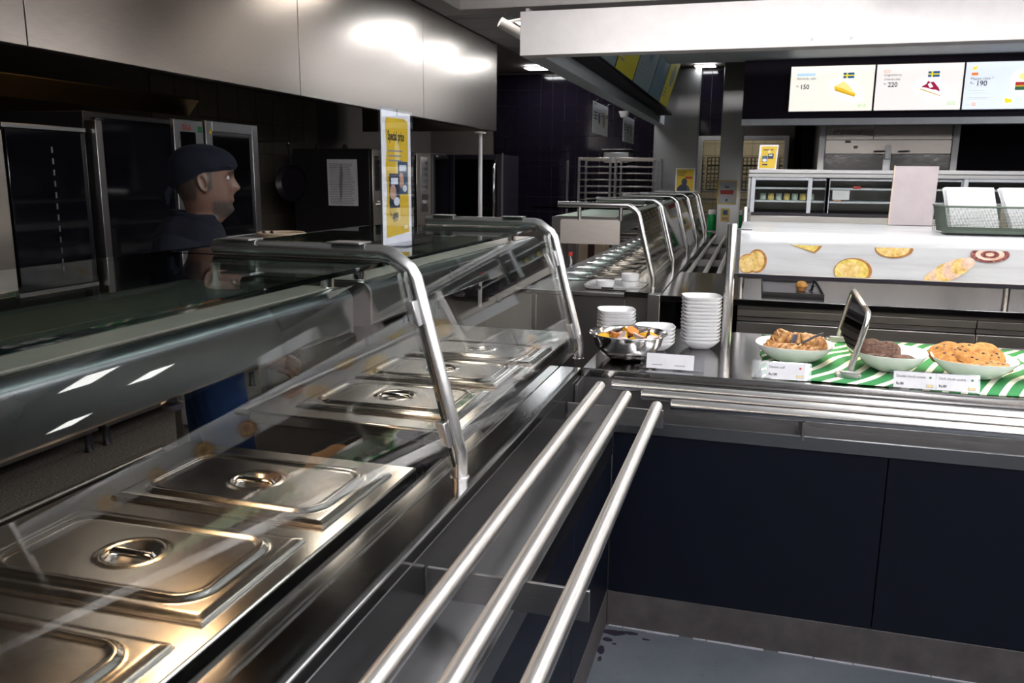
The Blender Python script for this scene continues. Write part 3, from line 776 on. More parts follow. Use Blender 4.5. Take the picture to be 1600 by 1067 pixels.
for k in range(1, 6):
    a = PI/2*k/5; pts.append(P0+Vector((0, 0, zt-.905-.05+.05*math.sin(a)))+d_*.05*(1-math.cos(a)))
for k in range(0, 5):
    a = PI/2*k/5; pts.append(P1-d_*.05*(1-math.sin(a))+Vector((0, 0, zt-.905-.05+.05*math.cos(a))))
pts += [P1+Vector((0, 0, zt-.905-.05)), P1]
pts = [p+Vector((LEAN*(p.z-.905)/.23, 0, 0)) for p in pts]
MB().tube(pts, .0105, 14).build('tube_frame', 'steel_tube', dv)
MB().slab(P0+d_*.01+Vector((-.002+LEAN*.06/.23, 0, .06)), d_*((P1-P0).length-.02), (LEAN*.155/.23, 0, .155), (.004, 0, 0)).build('pane', 'brown_acrylic', dv)
for P in (P0, P1):
    f_ = B('foot_plate', P.x-.042, P.x+.042, P.y-.022, P.y+.022, .9055, .919, 'steel_oven', dv, .002)
    B('clamp_block', P.x-.030, P.x+.030, P.y-.036, P.y-.020, .9055, .932, 'steel_oven', dv, .002)

# ------------------------------------------------------------------ oval bowls and baked goods
def oval_bowl(x, y, rz, w, d, label):
    t = thing('serving_bowl', label, 'bowl', (0, 0, 0), 'white oval bowls on the striped cloth')
    pr = [(.40, 0), (.43, .002), (.62, .012), (.82, .030), (1.0, .056), (1.0, .058), (.975, .058), (.80, .034), (.60, .018), (.35, .012), (.0001, .012)]
    MB().lathe(pr, (0, 0, 0), 48, 0, w/2, d/2, 2.6).build('shell', 'ceramic', t, angle=50)
    t.location = (x, y, .9055); t.rotation_euler = (0, 0, rz); return t
bowls = [oval_bowl(.605, .585, -.10, .290, .285, 'white oval bowl of lattice puff pastries at the cloth left end'),
         oval_bowl(.945, .545, -.12, .250, .280, 'white oval bowl of dark chocolate cookies beside the divider'),
         oval_bowl(1.215, .515, -.12, .280, .285, 'white oval bowl of golden cookies, second from the right edge'),
         oval_bowl(1.520, .53, -.10, .310, .290, 'white oval bowl of brown oat cookies cut by right edge')]
for b_ in bowls: b_.scale = (1, 1, 1.22)
def cookie_mesh(r, h, mat, name, rough=.06, seed=1):
    rnd = random.Random(seed); n = 26; pr = [(.0001, h), (.35, h*1.02), (.65, h*.95), (.86, h*.75), (.98, h*.40), (1.0, h*.2), (.92, 0), (.0001, 0)]
    ph = [rnd.uniform(0, 6) for _ in range(4)]; vs = []
    for q, (rr, z) in enumerate(pr):
        for j in range(n):
            a = 2*PI*j/n; k = 1+rough*(.5*math.sin(3*a+ph[0])+.4*math.sin(5*a+ph[1])+.3*math.sin(8*a+ph[2]))
            zz = z*(1+.12*math.sin(4*a+ph[3]+q)) if 0 < q < 5 else z
            vs.append((r*rr*k*math.cos(a), r*rr*k*math.sin(a), zz))
    fs = [(i*n+(j+1) % n, i*n+j, (i+1)*n+j, (i+1)*n+(j+1) % n) for i in range(len(pr)-1) for j in range(n)]
    return MB().add(vs, fs)
def cookies(lst, r, h, mat, label, group):
    for i, (x, y, z, tx, ty) in enumerate(lst):
        t = thing('cookie', label[i], 'cookie', (0, 0, 0), group)
        cookie_mesh(r*random.uniform(.94, 1.05), h, mat, 'biscuit', .06, i+int(r*1e4)).build('biscuit', mat, t, angle=60)
        mb_ = MB(); rnd = random.Random(i+3)
        for k in range(7):
            a, rr = rnd.uniform(0, 6.28), r*math.sqrt(rnd.random())*.75
            mb_.lathe([(.0042, 0), (.0036, .0022), (.0001, .003)], (rr*math.cos(a), rr*math.sin(a), h*.93), 6, 0, 1.3, 1)
        mb_.build('chocolate_chip', 'choc_pack', t)['kind'] = 'stuff'
        t.location = (x+{'cookie_dark': -.008, 'cookie_gold': .010, 'cookie_brown': .026}[mat], y-.032, z+.006); t.rotation_euler = (tx, ty, 0)
cookies([(.898, .553, .937, .14, -.10), (.893, .640, .962, .55, -.12), (1.003, .560, .937, .16, .10), (.948, .625, .958, .62, .0)], .049, .014, 'cookie_dark',
        ['dark chocolate cookie lying front left in its bowl beside divider', 'dark chocolate cookie at the back left of its bowl', 'dark chocolate cookie on the right of its bowl', 'dark chocolate cookie half hidden in the middle of its bowl'], 'dark chocolate cookies')
cookies([(1.125, .600, .968, .55, -.28), (1.180, .528, .938, .10, -.04), (1.262, .610, .968, .62, .12), (1.205, .585, .972, .50, .04), (1.270, .535, .942, .15, .10)], .060, .013, 'cookie_gold',
        ['golden cookie leaning on the left rim of its bowl', 'golden cookie lying flat at the front of its bowl', 'golden cookie under the top one at the back', 'golden cookie on top of its pile', 'golden cookie at the front right of its bowl'], 'golden cookies')
cookies([(1.430, .560, .958, .40, -.20), (1.555, .555, .948, .2, .12), (1.500, .635, .972, .60, .0), (1.492, .605, .988, .35, .04)], .064, .016, 'cookie_brown',
        ['brown oat cookie leaning at the left of its bowl', 'brown oat cookie at the right of its bowl', 'brown oat cookie in the middle layer of its bowl', 'brown oat cookie on top at the right picture edge'], 'brown oat cookies')
def puff(loc, rot, label, L=.115, Wd=.062, H=.036):
    t = thing('puff_pastry', label, 'pastry', (0, 0, 0), 'lattice puff pastries in the oval bowl')
    nu, nv = 18, 14; vs = []
    for i in range(nu+1):
        u = i/nu*2-1
        for j in range(nv):
            a = 2*PI*j/nv; ca, sa = math.cos(a), math.sin(a)
            k = (1-abs(u)**5)**.5 if abs(u) < 1 else 0.02
            y = math.copysign(abs(ca)**.6, ca)*Wd/2*(.85+.15*k); z = math.copysign(abs(sa)**.75, sa)*H/2*max(.12, k)
            if sa > .25: z += .0035*math.sin(u*17)*k
            vs.append((u*L/2, y, z+H/2))
    fs = [(i*nv+j, i*nv+(j+1) % nv, (i+1)*nv+(j+1) % nv, (i+1)*nv+j) for i in range(nu) for j in range(nv)]+[tuple(reversed(range(nv))), tuple(range(nu*nv, (nu+1)*nv))]
    MB().add(vs, fs).build('crust', 'puff', t, angle=70)
    for k in range(3):
        uu = (k-1)*.028
        MB().tube([(uu-.012, -Wd*.36, H*.93), (uu, 0, H*1.06), (uu+.012, Wd*.36, H*.93)], [.002, .0045, .002], 8).build('slash', 'pr_brown', t)
    t.location = loc; t.rotation_euler = rot
puff((.545, .612, .962), (0.1, -.8, .5), 'lattice puff pastry standing against the left bowl rim')
puff((.565, .525, .942), (.1, -.12, -.5), 'pale puff pastry lying at the front left of the bowl')
puff((.585, .625, .968), (.7, -.1, -.35), 'golden ribbed puff pastry behind the tongs, left side')
puff((.668, .620, .966), (.7, .25, .55), 'golden ribbed puff pastry on the right of the tongs')
puff((.645, .520, .942), (.1, .15, .1), 'small puff pastry at the front right of the bowl', .09)
t = thing('serving_tongs', 'black plastic serving tongs lying over the puff pastries', 'tongs', (.60, .53, .95))
MB().slab((.590, .510, .963), (.010, .016, 0), (.085, .02, .050), (-.004, .002, .006)).build('arm', 'black', t, .002)
MB().slab((.587, .513, .963), (.016, .004, 0), (.012, .06, .045), (-.005, .002, .004)).build('arm', 'black', t, .002)
MB().slab((.665, .525, 1.008), (.014, .022, 0), (.030, .010, .014), (-.004, .002, .006)).build('grip', 'black', t, .002)
MB().lathe([(.004, -.003), (.008, -.003), (.008, .003), (.004, .003), (.004, -.003)], (.591, .505, .960), 14).build('hinge_ring', 'chrome', t)

# price card holders
def card_holder(x0, x1, y, label, cards):
    t = thing('price_card_holder', label, 'price card', ((x0+x1)/2, y, .901))
    yd = Vector((0, .35, .94)).normalized()
    MB().slab((x0, y, .9025), (x1-x0, 0, 0), yd*.062, (0, -.002, .0007)).build('stand', 'acrylic', t)
    MB().box(x0, x1, y, y+.05, .9005, .9025).build('foot', 'acrylic', t)
    for (a, c, kind) in cards:
        o = Vector((a, y-.0024, .9052))
        MB().slab(o, (c-a, 0, 0), yd*.056, (0, -.0008, .0003)).build('card', 'card', t)
        F = Face(t, o+Vector((0, -.0010, .0004)), (1, 0, 0), yd, .0002); w = c-a
        if kind is None:
            F.lines(.02, .06, .012, .018, 1, 'ink_grey', .6); F.lines(w-.07, w-.03, .012, .018, 1, 'ink_grey', .6)
            continue
        F.text(kind[0], .0125, .008, .036, 'ink', .85); F.text(kind[1], .012, .008, .010, 'ink', .9, bold=.0003)
        F.rect(w-.021, w-.014, .036, .043, kind[2]); logo(F, w-.030, .006, .022, 'ink_grey', 'yellow_lt')
card_holder(.050, .282, .283, 'clear acrylic card holder in front of the steel bowl', [(.072, .245, None)])
card_holder(.452, .652, .262, 'price card reading Chicken puff on clear holder', [(.500, .632, ('Chicken puff', 'Rs.100', 'red'))])
card_holder(.905, 1.185, .262, 'double price card for the chunk cookies on clear holder', [(.918, 1.050, ('Double chunk cookie', 'Rs.80', 'green_dark')), (1.051, 1.178, ('Dark chunk cookie', 'Rs.80', 'green_dark'))])

# ------------------------------------------------------------------ steel bowl with jam portions
t = thing('mixing_bowl', 'polished steel mixing bowl filled with jam portions', 'bowl', (-.022, .435, .9))
pr = [(.0001, 0), (.060, 0), (.072, .004), (.105, .026), (.130, .060), (.140, .098), (.152, .102), (.153, .105), (.150, .107), (.139, .103), (.127, .062), (.102, .030), (.070, .009), (.0001, .006)]
MB().lathe(pr, (-.022, .435, .9005), 56).build('shell', 'bowl_steel', t, angle=50)
rnd = random.Random(4)
fill = MB().lathe([(.0001, .085), (.06, .084), (.128, .075), (.128, .070), (.0001, .070)], (.0, .435, .9005), 30)
kinds = ['orange_jam', 'yellow_jam', 'foil', 'orange_jam', 'yellow_jam']
spots = []
for ring, cnt, zz in ((.098, 11, .074), (.055, 7, .088), (.012, 2, .100)):
    for k in range(cnt): spots.append((ring, 2*PI*k/cnt+rnd.uniform(-.2, .2), zz))
names = {'orange_jam': 'orange', 'yellow_jam': 'yellow', 'foil': 'pink foil'}
for i, (r_, a, zz) in enumerate(spots):
    km = kinds[i % 5]
    if i in (3, 12, 14):
        q = tag(MB().box(-.030, .030, -.022, .022, 0, .010).build('butter_packet', 'choc_pack', None, .002), ['dark square wrapped portion at left in the steel bowl', 'dark square wrapped portion in the middle of the steel bowl', 'dark square wrapped portion leaning in the steel bowl'][(3, 12, 14).index(i)], 'packet', 'dark packets in the steel bowl')
        q.location = (-.022+r_*math.cos(a), .435+r_*math.sin(a), .9005+zz+.012); q.rotation_euler = (rnd.uniform(-.6, .6), rnd.uniform(-.6, .6), a); continue
    q = thing('jam_portion', '%s jam portion tub lying %s in the steel bowl' % (names[km], ('near the %s rim' % ('right', 'back right', 'back', 'back left', 'left', 'front left', 'front', 'front right')[int(((a+PI/8) % (2*PI))/(PI/4))]) if r_ > .09 else ('half way to the %s' % ('right', 'back right', 'back', 'back left', 'left', 'front left', 'front', 'front right')[int(((a+PI/8) % (2*PI))/(PI/4))]) if r_ > .03 else 'on top in the middle'), 'jam portion', (0, 0, 0), 'jam portions in the steel bowl')
    MB().lathe([(.0001, 0), (.014, 0), (.019, .015), (.022, .0155), (.022, .017), (.0001, .017)], (0, 0, 0), 16, 0, 1.1, 1, 3.2).build('tub', km, q)
    MB().lathe([(.0225, .0172), (.0225, .0180), (.0001, .0182)], (0, 0, 0), 16, 0, 1.1, 1, 3.2).build('lid', km if i % 4 else 'foil', q)
    q.location = (-.022+r_*math.cos(a), .435+r_*math.sin(a), .9005+zz); q.rotation_euler = (rnd.uniform(-.7, .7), rnd.uniform(-.7, .7), rnd.uniform(0, 6))

# stacked white dishes: every dish is a thing
dish = None
def dish_stack(x, y, rz, n, label, group, pitch=.0150):
    global dish
    for k in range(n):
        if dish is None:
            pr = [(.40, 0), (.44, .0005), (.52, .004), (.74, .016), (.90, .030), (1.0, .041), (1.0, .043), (.97, .043), (.86, .030), (.70, .0175), (.50, .007), (.0001, .006)]
            dish = thing('square_dish', label, 'dish'); MB().lathe(pr, (0, 0, 0), 44, 0, .080, .080, 3.4).build('shell', 'ceramic', dish, angle=55); d = dish
        else: d = copy_tree(dish)
        d.location = (x+random.uniform(-.001, .001), y+random.uniform(-.001, .001), .9005+k*pitch); d.rotation_euler = (0, 0, rz+random.uniform(-.03, .03)); tag(d, label % ('top' if k == n-1 else 'bottom' if k == 0 else ORD[n-1-k]+' from the top') if True else label, 'dish', group)
dish_stack(-.118, .735, .30, 8, 'white square dish, %s in the stack behind the steel bowl', 'dish stack behind the steel bowl')
dish_stack(.060, .640, .25, 5, 'white square dish, %s in the short stack right of steel bowl', 'short dish stack')
dish_stack(.236, .740, .22, 13, 'white square dish, %s in the tallest stack beside the steel post', 'tallest dish stack')

# ================================================================== SECOND CROSS COUNTER
c2c = thing('back_counter', 'second stainless counter behind the pastry counter, with drawer fronts', 'counter', (1.5, 2.9, 0))
B('worktop', -.095, XR, 2.28, 3.62, .862, .900, 'steel_top', c2c, .003)
B('upstand_rail', .36, XR, 2.315, 2.33, .838, .861, 'steel_dark', c2c, .001)
for a, c in ((.36, 1.643), (1.649, XR)):
    B('drawer_front', a, c, 2.31, 2.34, .795, .836, 'steel', c2c, .002)
    B('drawer_front', a, c, 2.325, 2.345, .765, .790, 'steel_dark', c2c, .002)
    B('drawer_front', a, c, 2.305, 2.34, .30, .760, 'steel', c2c, .003)
B('leg_post', -.175, -.098, 2.29, 2.36, 0, .90, 'steel_oven', c2c, .004)
B('carcass', .37, XR, 2.35, 3.6, .02, .76, 'black', c2c, 0)
B('void_back', -.09, .36, 3.3, 3.32, .02, .86, 'black_matt', c2c, 0)
for (x, y) in ((.364, 2.798), (1.9, 2.798)):
    t = thing('steel_post', 'upright steel post on the back counter behind %s' % ('the canopy left end' if x < 1 else 'the canopy right end'), 'post', (x, y, .9))
    MB().tube([(x, y, .9), (x, y, 1.42), (x, y, 1.424)], [.0195, .0195, .017], 20).build('tube', 'steel_tube', t)
    B('side_bracket', x+.016, x+.034, y-.008, y+.008, 1.20, 1.39, 'steel_dark', t, .001)
bt_ = thing('baking_tray', 'black baking tray with one muffin on the back counter', 'tray', (.68, 2.85, .9))
m_ = MB().box(.495, .855, 2.48, 3.22, .9005, .906)
m_.build('base', 'black', bt_, .001)
for (a, b_, c, d) in ((.495, .855, 2.48, 2.488), (.495, .855, 3.212, 3.22), (.495, .503, 2.488, 3.212), (.847, .855, 2.488, 3.212)): B('rim', a, b_, c, d, .906, .925, 'rubber', bt_, .003)
t = thing('muffin', 'small golden muffin on the black baking tray', 'muffin', (.735, 2.76, .906))
MB().lathe([(.0001, 0), (.024, 0), (.032, .022)], (.735, 2.76, .9062), 18).build('cup', 'pr_brown', t)
MB().lathe([(.034, .022), (.038, .030), (.034, .045), (.020, .058), (.0001, .062)], (.735, 2.76, .9062), 18).build('top', 'muffin', t, angle=70)
t = thing('tray_tongs', 'black tongs standing next to the muffin on black tray', 'tongs', (.79, 2.74, .906))
MB().slab((.775, 2.73, .907), (.012, .02, 0), (.030, .02, .028), (.004, -.002, .006)).build('arm', 'black_gloss', t, .002)
MB().slab((.79, 2.75, .907), (.012, .02, 0), (.004, .02, .065), (.006, -.002, .002)).build('arm', 'black_gloss', t, .002)

# refrigerated display case with sliding doors
dc = thing('display_case', 'stainless refrigerated display case with sliding glass doors', 'display case', (1.9, 3.75, .9))
CX0, CX1, CY0, CY1 = .362, 3.3, 3.40, 4.05
B('plinth', CX0, CX1, CY0, CY1, .901, 1.262, 'steel_apron', dc, .002)
B('lower_band', CX0, CX1, CY0-.012, CY0+.01, 1.29, 1.345, 'steel', dc, .003)
B('lower_sheet', .90, CX1, CY0-.008, CY0, 1.20, 1.285, 'white_trim', dc, .002)
B('floor_plate', CX0, CX1, CY0, CY1, 1.346, 1.368, 'black', dc, .002)
B('roof', CX0, CX1, CY0-.02, CY1, 1.637, 1.664, 'steel_oven', dc, .003)
B('head_rail', CX0, CX1, CY0-.012, CY0+.02, 1.610, 1.636, 'steel_col', dc, .002)
B('side_wall', CX0, CX0+.02, CY0+.02, CY1, 1.368, 1.636, 'steel_col', dc, .001)
B('back_wall', CX0+.02, CX1, CY1-.02, CY1, 1.368, 1.636, 'steel_dark', dc, .001)
def sash(x0, x1, yy, w=.028):
    t = B('door_stile', x0, x0+w, yy-.008, yy+.008, 1.368, 1.610, 'white_trim', dc, .002)
    B('door_stile', x1-w, x1, yy-.008, yy+.008, 1.368, 1.610, 'white_trim', dc, .002)
    B('door_rail', x0+w, x1-w, yy-.008, yy+.008, 1.590, 1.610, 'white_trim', dc, .002)
    MB().box(x0+w, x1-w, yy-.003, yy+.003, 1.372, 1.590).build('door_pane', 'glass', dc, smooth=False)
sash(.385, .79, CY0+.005); sash(.765, .905, CY0+.03, .025); sash(.88, 1.75, CY0+.03); sash(1.73, 2.6, CY0+.005)
for zz in (1.437, 1.528): B('shelf', CX0+.03, CX1, CY0+.06, CY1-.04, zz, zz+.014, 'white_trim', dc, .002)
for (x, y, z, w) in ((.94, 3.47, 1.452, .05), (1.06, 3.47, 1.542, .05)):
    B('shelf_tag', x, x+w, y-.012, y-.006, z-.006, z+.012, 'red' if z > 1.5 else 'pack_tan', dc, .001)
B('notice', .93, 1.04, 3.452, 3.456, 1.462, 1.525, 'paper', dc, 0)
for i in range(7):
    x = .47+.055*i
    t = tag(MB().lathe([(.0001, 0), (.02, 0), (.022, .004), (.021, .045), (.0001, .047)], (x, 3.62, 1.4515), 14).build('dessert_cup', 'yellow_lt' if i % 2 else 'mint'), '%s dessert cup from the left on lower shelf of the display case' % ['leftmost', 'second', 'third', 'fourth', 'fifth', 'sixth', 'seventh'][i], 'cup', 'dessert cups in the display case')
# yellow poster standing on the case
t = thing('poster_stand', 'small yellow poster standing on top of the display case', 'poster', (.48, 3.55, 1.664))
MB().slab((.418, 3.55, 1.665), (.128, 0, 0), (.008, .02, .172), (0, .004, 0)).build('sheet', 'paper', t)
F = Face(t, (.418, 3.5495, 1.665), (1, 0, 0), (.06, .116, 1), .0006)
F.poly([(.010, .008), (.118, .008), (.120, .08), (.114, .12), (.120, .162), (.010, .162), (.016, .12), (.008, .07)], 'yellow', 'poster'); F.lines(.025, .10, .135, .148, 1, 'ink', .5)
F.ell(.068, .125, .010, .014, 'yellow_lt'); F.rect(.062, .100, .075, .110, 'pack_navy', 'photo_pack'); F.rect(.068, .09, .095, .104, 'pack_white', 'photo_pack'); F.rect(.024, .060, .055, .095, 'pack_blue', 'photo_pack'); F.ell(.042, .065, .015, .010, 'pack_white', 'photo_pack'); F.lines(.03, .07, .03, .045, 1, 'ink', .6)

# stainless refrigerator
fr = thing('refrigerator', 'stainless two-door refrigerator under the right-hand menu screens', 'refrigerator', (1.6, 6.55, 0))
B('body', .985, 2.245, 6.22, 6.95, .1, 2.20, 'steel_oven', fr, .004)
B('side_post', .985, 1.045, 6.195, 6.22, .1, 2.20, 'steel_col', fr, .003); B('side_post', 2.185, 2.245, 6.195, 6.22, .1, 2.20, 'steel_col', fr, .003)
B('vent_panel', 1.05, 1.48, 6.195, 6.218, 1.985, 2.19, 'steel_fridge', fr, .002); B('top_panel', 1.485, 2.18, 6.195, 6.218, 1.985, 2.19, 'steel_fridge', fr, .002)
for k in range(20): MB().slab((1.07+k*.02, 6.193, 2.03), (.006, 0, 0), (.022, 0, .05), (0, -.002, 0)).build('vent_slot', 'black', fr)
B('control_strip', 1.05, 2.18, 6.195, 6.218, 1.85, 1.98, 'steel_fridge', fr, .002)
B('display', 1.23, 1.28, 6.190, 6.196, 1.955, 1.975, 'black', fr, .001); B('logo_plate', 1.31, 1.35, 6.190, 6.196, 1.90, 1.925, 'paper', fr, .001)
for a, c, hx in ((1.05, 1.59, 1.50), (1.66, 2.18, 1.72)):
    d = B('door', a, c, 6.19, 6.219, .30, 1.845, 'steel_door', fr, .004)
    MB().tube([(hx, 6.188, 1.872), (hx, 6.165, 1.872), (hx+.09, 6.165, 1.872), (hx+.09, 6.188, 1.872)], .008, 8).build('handle', 'chrome', d)
B('center_lock', 1.60, 1.65, 6.185, 6.219, 1.80, 1.93, 'steel_oven', fr, .003)
for xx in (1.1, 2.1): B('foot', xx-.03, xx+.03, 6.3, 6.36, 0, .1, 'black', fr, 0)
wp = B('wall_partition', .88, 4.2, 6.97, 7.05, 0, 3.07, 'black_matt', None, 0); struct(wp)

# ------------------------------------------------------------------ menu screens above the back counter
mh = thing('menu_housing', 'long black housing carrying the bright menu screens', 'menu housing', (2.2, 5.36, 2.13))
B('back_panel', .25, 4.2, 5.335, 5.42, 2.128, 2.644, 'black_matt', mh, 0)
def screen(x0, x1, mat, label):
    t = thing('menu_screen', label, 'screen', ((x0+x1)/2, 5.32, 2.19))
    B('bezel', x0-.008, x1+.008, 5.300, 5.334, 2.186, 2.582, 'black', t, .002)
    MB().box(x0, x1, 5.298, 5.3005, 2.193, 2.575).build('display', mat, t)
    return t, Face(t, (x0, 5.298, 2.193), (1, 0, 0), (0, 0, 1), .0005)
def flag(F, u, v, w):
    h = w*.52; F.rect(u, u+w, v, v+h, 'px_blue'); F.rect(u, u+w, v+h*.40, v+h*.60, 'px_yellow'); F.rect(u+w*.28, u+w*.42, v, v+h, 'px_yellow')
t, F = screen(.651, 1.340, 'screen_cream', 'menu screen with golden almond cake at Rs 150, leftmost of three')
F.ell(.47, .175, .155, .085, 'px_white', rot=-.45)
F.rect(.05, .205, .300, .325, 'px_sky'); F.text('Almondy cake', .030, .05, .270, 'px_ink', .95); F.text('Rs.190', .018, .05, .240, 'px_grey', .9); F.text('Rs.', .026, .05, .205, 'px_ink', .9); F.text('150', .055, .082, .190, 'px_ink', .95, bold=.001)
F.lines(.05, .13, .150, .175, 2, 'px_grey', .2)
F.poly([(.365, .205), (.375, .175), (.54, .120), (.548, .140), (.47, .230), (.44, .250)], 'px_cake'); F.poly([(.368, .210), (.44, .250), (.47, .232), (.545, .150), (.52, .150), (.44, .19)], 'px_cake_lt'); F.poly([(.37, .190), (.375, .172), (.54, .116), (.545, .128)], 'px_crust')
flag(F, .435, .275, .09); logo(F, .575, .030, .062, 'px_green', 'screen_cream')
t, F = screen(1.357, 2.036, 'screen_pink', 'menu screen with lingonberry cheesecake at Rs 220, middle of three')
F.ell(.46, .165, .150, .085, 'px_white', rot=-.42)
F.rect(.06, .105, .315, .335, 'px_orange'); F.rect(.064, .101, .319, .331, 'screen_pink'); F.text('Lingonberry', .030, .06, .285, 'px_ink', .95); F.text('cheesecake', .030, .06, .250, 'px_ink', .95); F.text('Rs', .026, .06, .212, 'px_ink', .9); F.text('220', .055, .095, .195, 'px_ink', .95, bold=.001)
F.lines(.06, .20, .135, .175, 2, 'px_grey', .12)
F.poly([(.36, .19), (.40, .215), (.41, .24), (.43, .228), (.455, .232), (.50, .178), (.51, .150), (.475, .165), (.45, .168), (.39, .185)], 'px_berry'); F.poly([(.41, .21), (.43, .225), (.455, .19), (.43, .18)], 'px_white'); F.poly([(.355, .178), (.352, .170), (.52, .110), (.52, .116)], 'px_crust')
flag(F, .405, .270, .09); logo(F, .575, .040, .062, 'px_green', 'screen_pink')
t, F = screen(2.052, 2.735, 'screen_blue', 'menu screen with happy cake at Rs 190, cut by right edge')
F.ell(.46, .215, .12, .115, 'px_white', rot=-.2)
F.poly([(.045, .335), (.09, .355), (.075, .325), (.06, .318)], 'px_yellow'); F.rect(.045, .095, .275, .298, 'px_orange'); F.text('Happy cake *', .034, .04, .240, 'px_ink', .95); F.text('Rs.', .030, .04, .205, 'px_ink', .9); F.text('190', .060, .085, .190, 'px_ink', .95, bold=.001)
F.lines(.035, .19, .130, .170, 2, 'px_grey', .2); F.lines(.03, .20, .080, .105, 2, 'px_grey', .45); F.lines(.03, .065, .030, .05, 2, 'px_grey', .4); F.ell(.085, .042, .014, .014, 'px_orange'); F.ell(.085, .042, .009, .009, 'screen_blue')
F.rect(.38, .56, .190, .215, 'px_red'); F.rect(.38, .56, .178, .190, 'px_crust'); F.rect(.38, .56, .150, .178, 'px_dgreen'); F.ell(.45, .26, .05, .03, 'px_cake_lt'); F.poly([(.31, .09), (.37, .075), (.365, .05), (.345, .052), (.335, .045), (.32, .05)], 'px_yellow')
t, F = screen(2.752, 3.44, 'screen_cream', 'menu screen beyond the right picture edge'); F.lines(.05, .3, .2, .3, 3, 'px_grey', .4)

# tilted screens hanging along the soffit
hs = thing('screen_rail', 'black hanging rail behind the tilted screens inside the soffit', 'rail', (-.78, 5.5, 2.5))
MB().box(-.86, -.71, 2.6, 8.6, 2.405, 2.43).box(-.90, -.86, 2.6, 8.6, 2.442, 3.0).build('rail_box', 'black_matt', hs)
tl = Vector((.28, 0, .96)).normalized()
ys_ = [2.95, 3.91, 4.87, 5.99, 6.93, 7.76]
for i, (a, c, mt) in enumerate(zip(ys_[:-1], ys_[1:], ('screen_grey', 'screen_yellow', 'screen_grey', 'screen_teal', 'screen_yellow'))):
    t = thing('hanging_screen', ['first grey tilted screen above the far counter, partly behind fascia', 'nearer yellow tilted screen above the far counter', 'grey tilted screen between the yellow ones above the far counter', 'dark teal tilted screen above the far counter', 'farthest yellow tilted screen beside the wide steel column'][i], 'screen', (-.70, (a+c)/2, 2.43), 'tilted screens above the far counter')
    o = Vector((-.70, a+.01, 2.43)); nn = Vector((0, 1, 0)).cross(tl)
    MB().slab(o, (0, c-a-.02, 0), tl*.56, -nn*.03).build('bezel', 'black', t)
    MB().slab(o+tl*.01+Vector((0, .012, 0)), (0, c-a-.044, 0), tl*.54, nn*.001).build('display', mt, t)
    F = Face(t, o+tl*.01+Vector((0, .012, 0))+nn*.001, (0, 1, 0), tl, .0006)
    if mt == 'screen_yellow': F.ell(.45, .33, .16, .12, 'screen_grey'); F.lines(.06, .3, .08, .2, 3, 'px_ink', .4)
    else: F.lines(.08, .5, .1, .22, 3, 'px_ink', .35); F.ell(.6, .35, .14, .1, 'screen_teal' if mt == 'screen_grey' else 'screen_grey')

# ================================================================== FAR SERVING COUNTER
fc = thing('far_counter', 'long far serving ledge and navy front beside the receding tray rails', 'counter', (-.5, 5.5, 0))
B('ledge', -.33, -.100, 2.37, 8.5, .866, .900, 'steel_top', fc, .003)
fb = thing('far_bain_marie', 'long stainless bain-marie cabinet behind the far ledge', 'bain-marie', (-.6, 5.4, 0))
B('deck_edge', -1.06, -.335, 2.40, 2.44, .858, .882, 'steel_oven', fb, .003)
B('cabinet_end', -.93, -.335, 2.44, 2.46, .10, .845, 'steel_col', fb, .002)
B('deck', -1.0, -.335, 2.441, 8.4, .846, .882, 'steel_lid', fb, .003)
B('cabinet_body', -.93, -.335, 2.461, 8.4, .10, .845, 'steel_dark', fb, .002)
B('corner_leg', -.945, -.915, 2.43, 2.47, 0, .845, 'steel_oven', fb, .002)
B('end_sheet', -.333, -.18, 2.44, 2.46, .10, .865, 'steel_col', fc, .002)
B('under_rail_shelf', -.16, .02, 3.64, 8.45, .70, .72, 'steel_dark', fc, .002)
B('front_face', -.18, -.162, 3.64, 8.45, .71, .865, 'steel_dark', fc, .002)
B('side_panel', -.03, 0, 3.64, 8.45, .13, .70, 'navy', fc, .001)
rails_y('tray_slide', 'three tray rails running away along the far counter', (-.055, .070, .178), (8.42, 8.42, 8.42), 3.66, .86, (3.9, 5.3, 6.7, 8.1))
g2 = thing('sneeze_guard', 'far sneeze guard with a receding row of slanted steel posts', 'sneeze guard', (-.2, 5.5, .9))
fys = (2.597, 3.95, 5.30, 6.62, 7.92, 8.40)
guard(g2, fys, clamps=False, dx=.022)
for p_, yy in zip([c for c in g2.children if c.name.startswith('post')], fys):
    for zc in (1.02, 1.30): B('clamp', slanted(zc)-.02+.022, slanted(zc)+.006+.022, yy+.019, yy+.04, zc-.03, zc+.03, 'steel_oven', p_, .002)
for a, c in zip(fys[:-1], fys[1:]):
    pane_slanted(g2, a+.025, c-.025, dx=.022)
    pane_top(g2, a+.01, c-.01, -1.0, -.36)
gf = gantry('far stainless heat gantry with a flat rounded end plate', 2.60, 8.2, 'lamp_far', .045)
mb = MB(); pr = []
for (cx, cz, a0) in ((-.42, 1.315, 0), (-.785, 1.315, 90), (-.785, 1.185, 180), (-.42, 1.185, 270)):
    for k in range(5):
        a = math.radians(a0+k*22.5); pr.append((cx+.014*math.cos(a), cz+.014*math.sin(a)))
MB().prism(pr, (0, 2.588, 0), (1, 0, 0), (0, 0, 1), (0, .011, 0)).build('end_plate', 'steel_plate', gf)
for xx in (-.675, -.405): MB().tube([(xx, 2.597, 1.325), (xx, 2.597, 1.410)], .013, 14).build('stand_off', 'steel_tube', gf)
for i in range(12):
    o = copy_tree(lid0); o.location = (-.66, 3.12+.39*i, .884); o.scale = (1, 1, 1); o.rotation_euler = (0, 0, 0)
    tag(o, '%s covered steel pan from the near end under the far sneeze guard' % ORD[i], 'food pan', 'covered pans on the far counter')
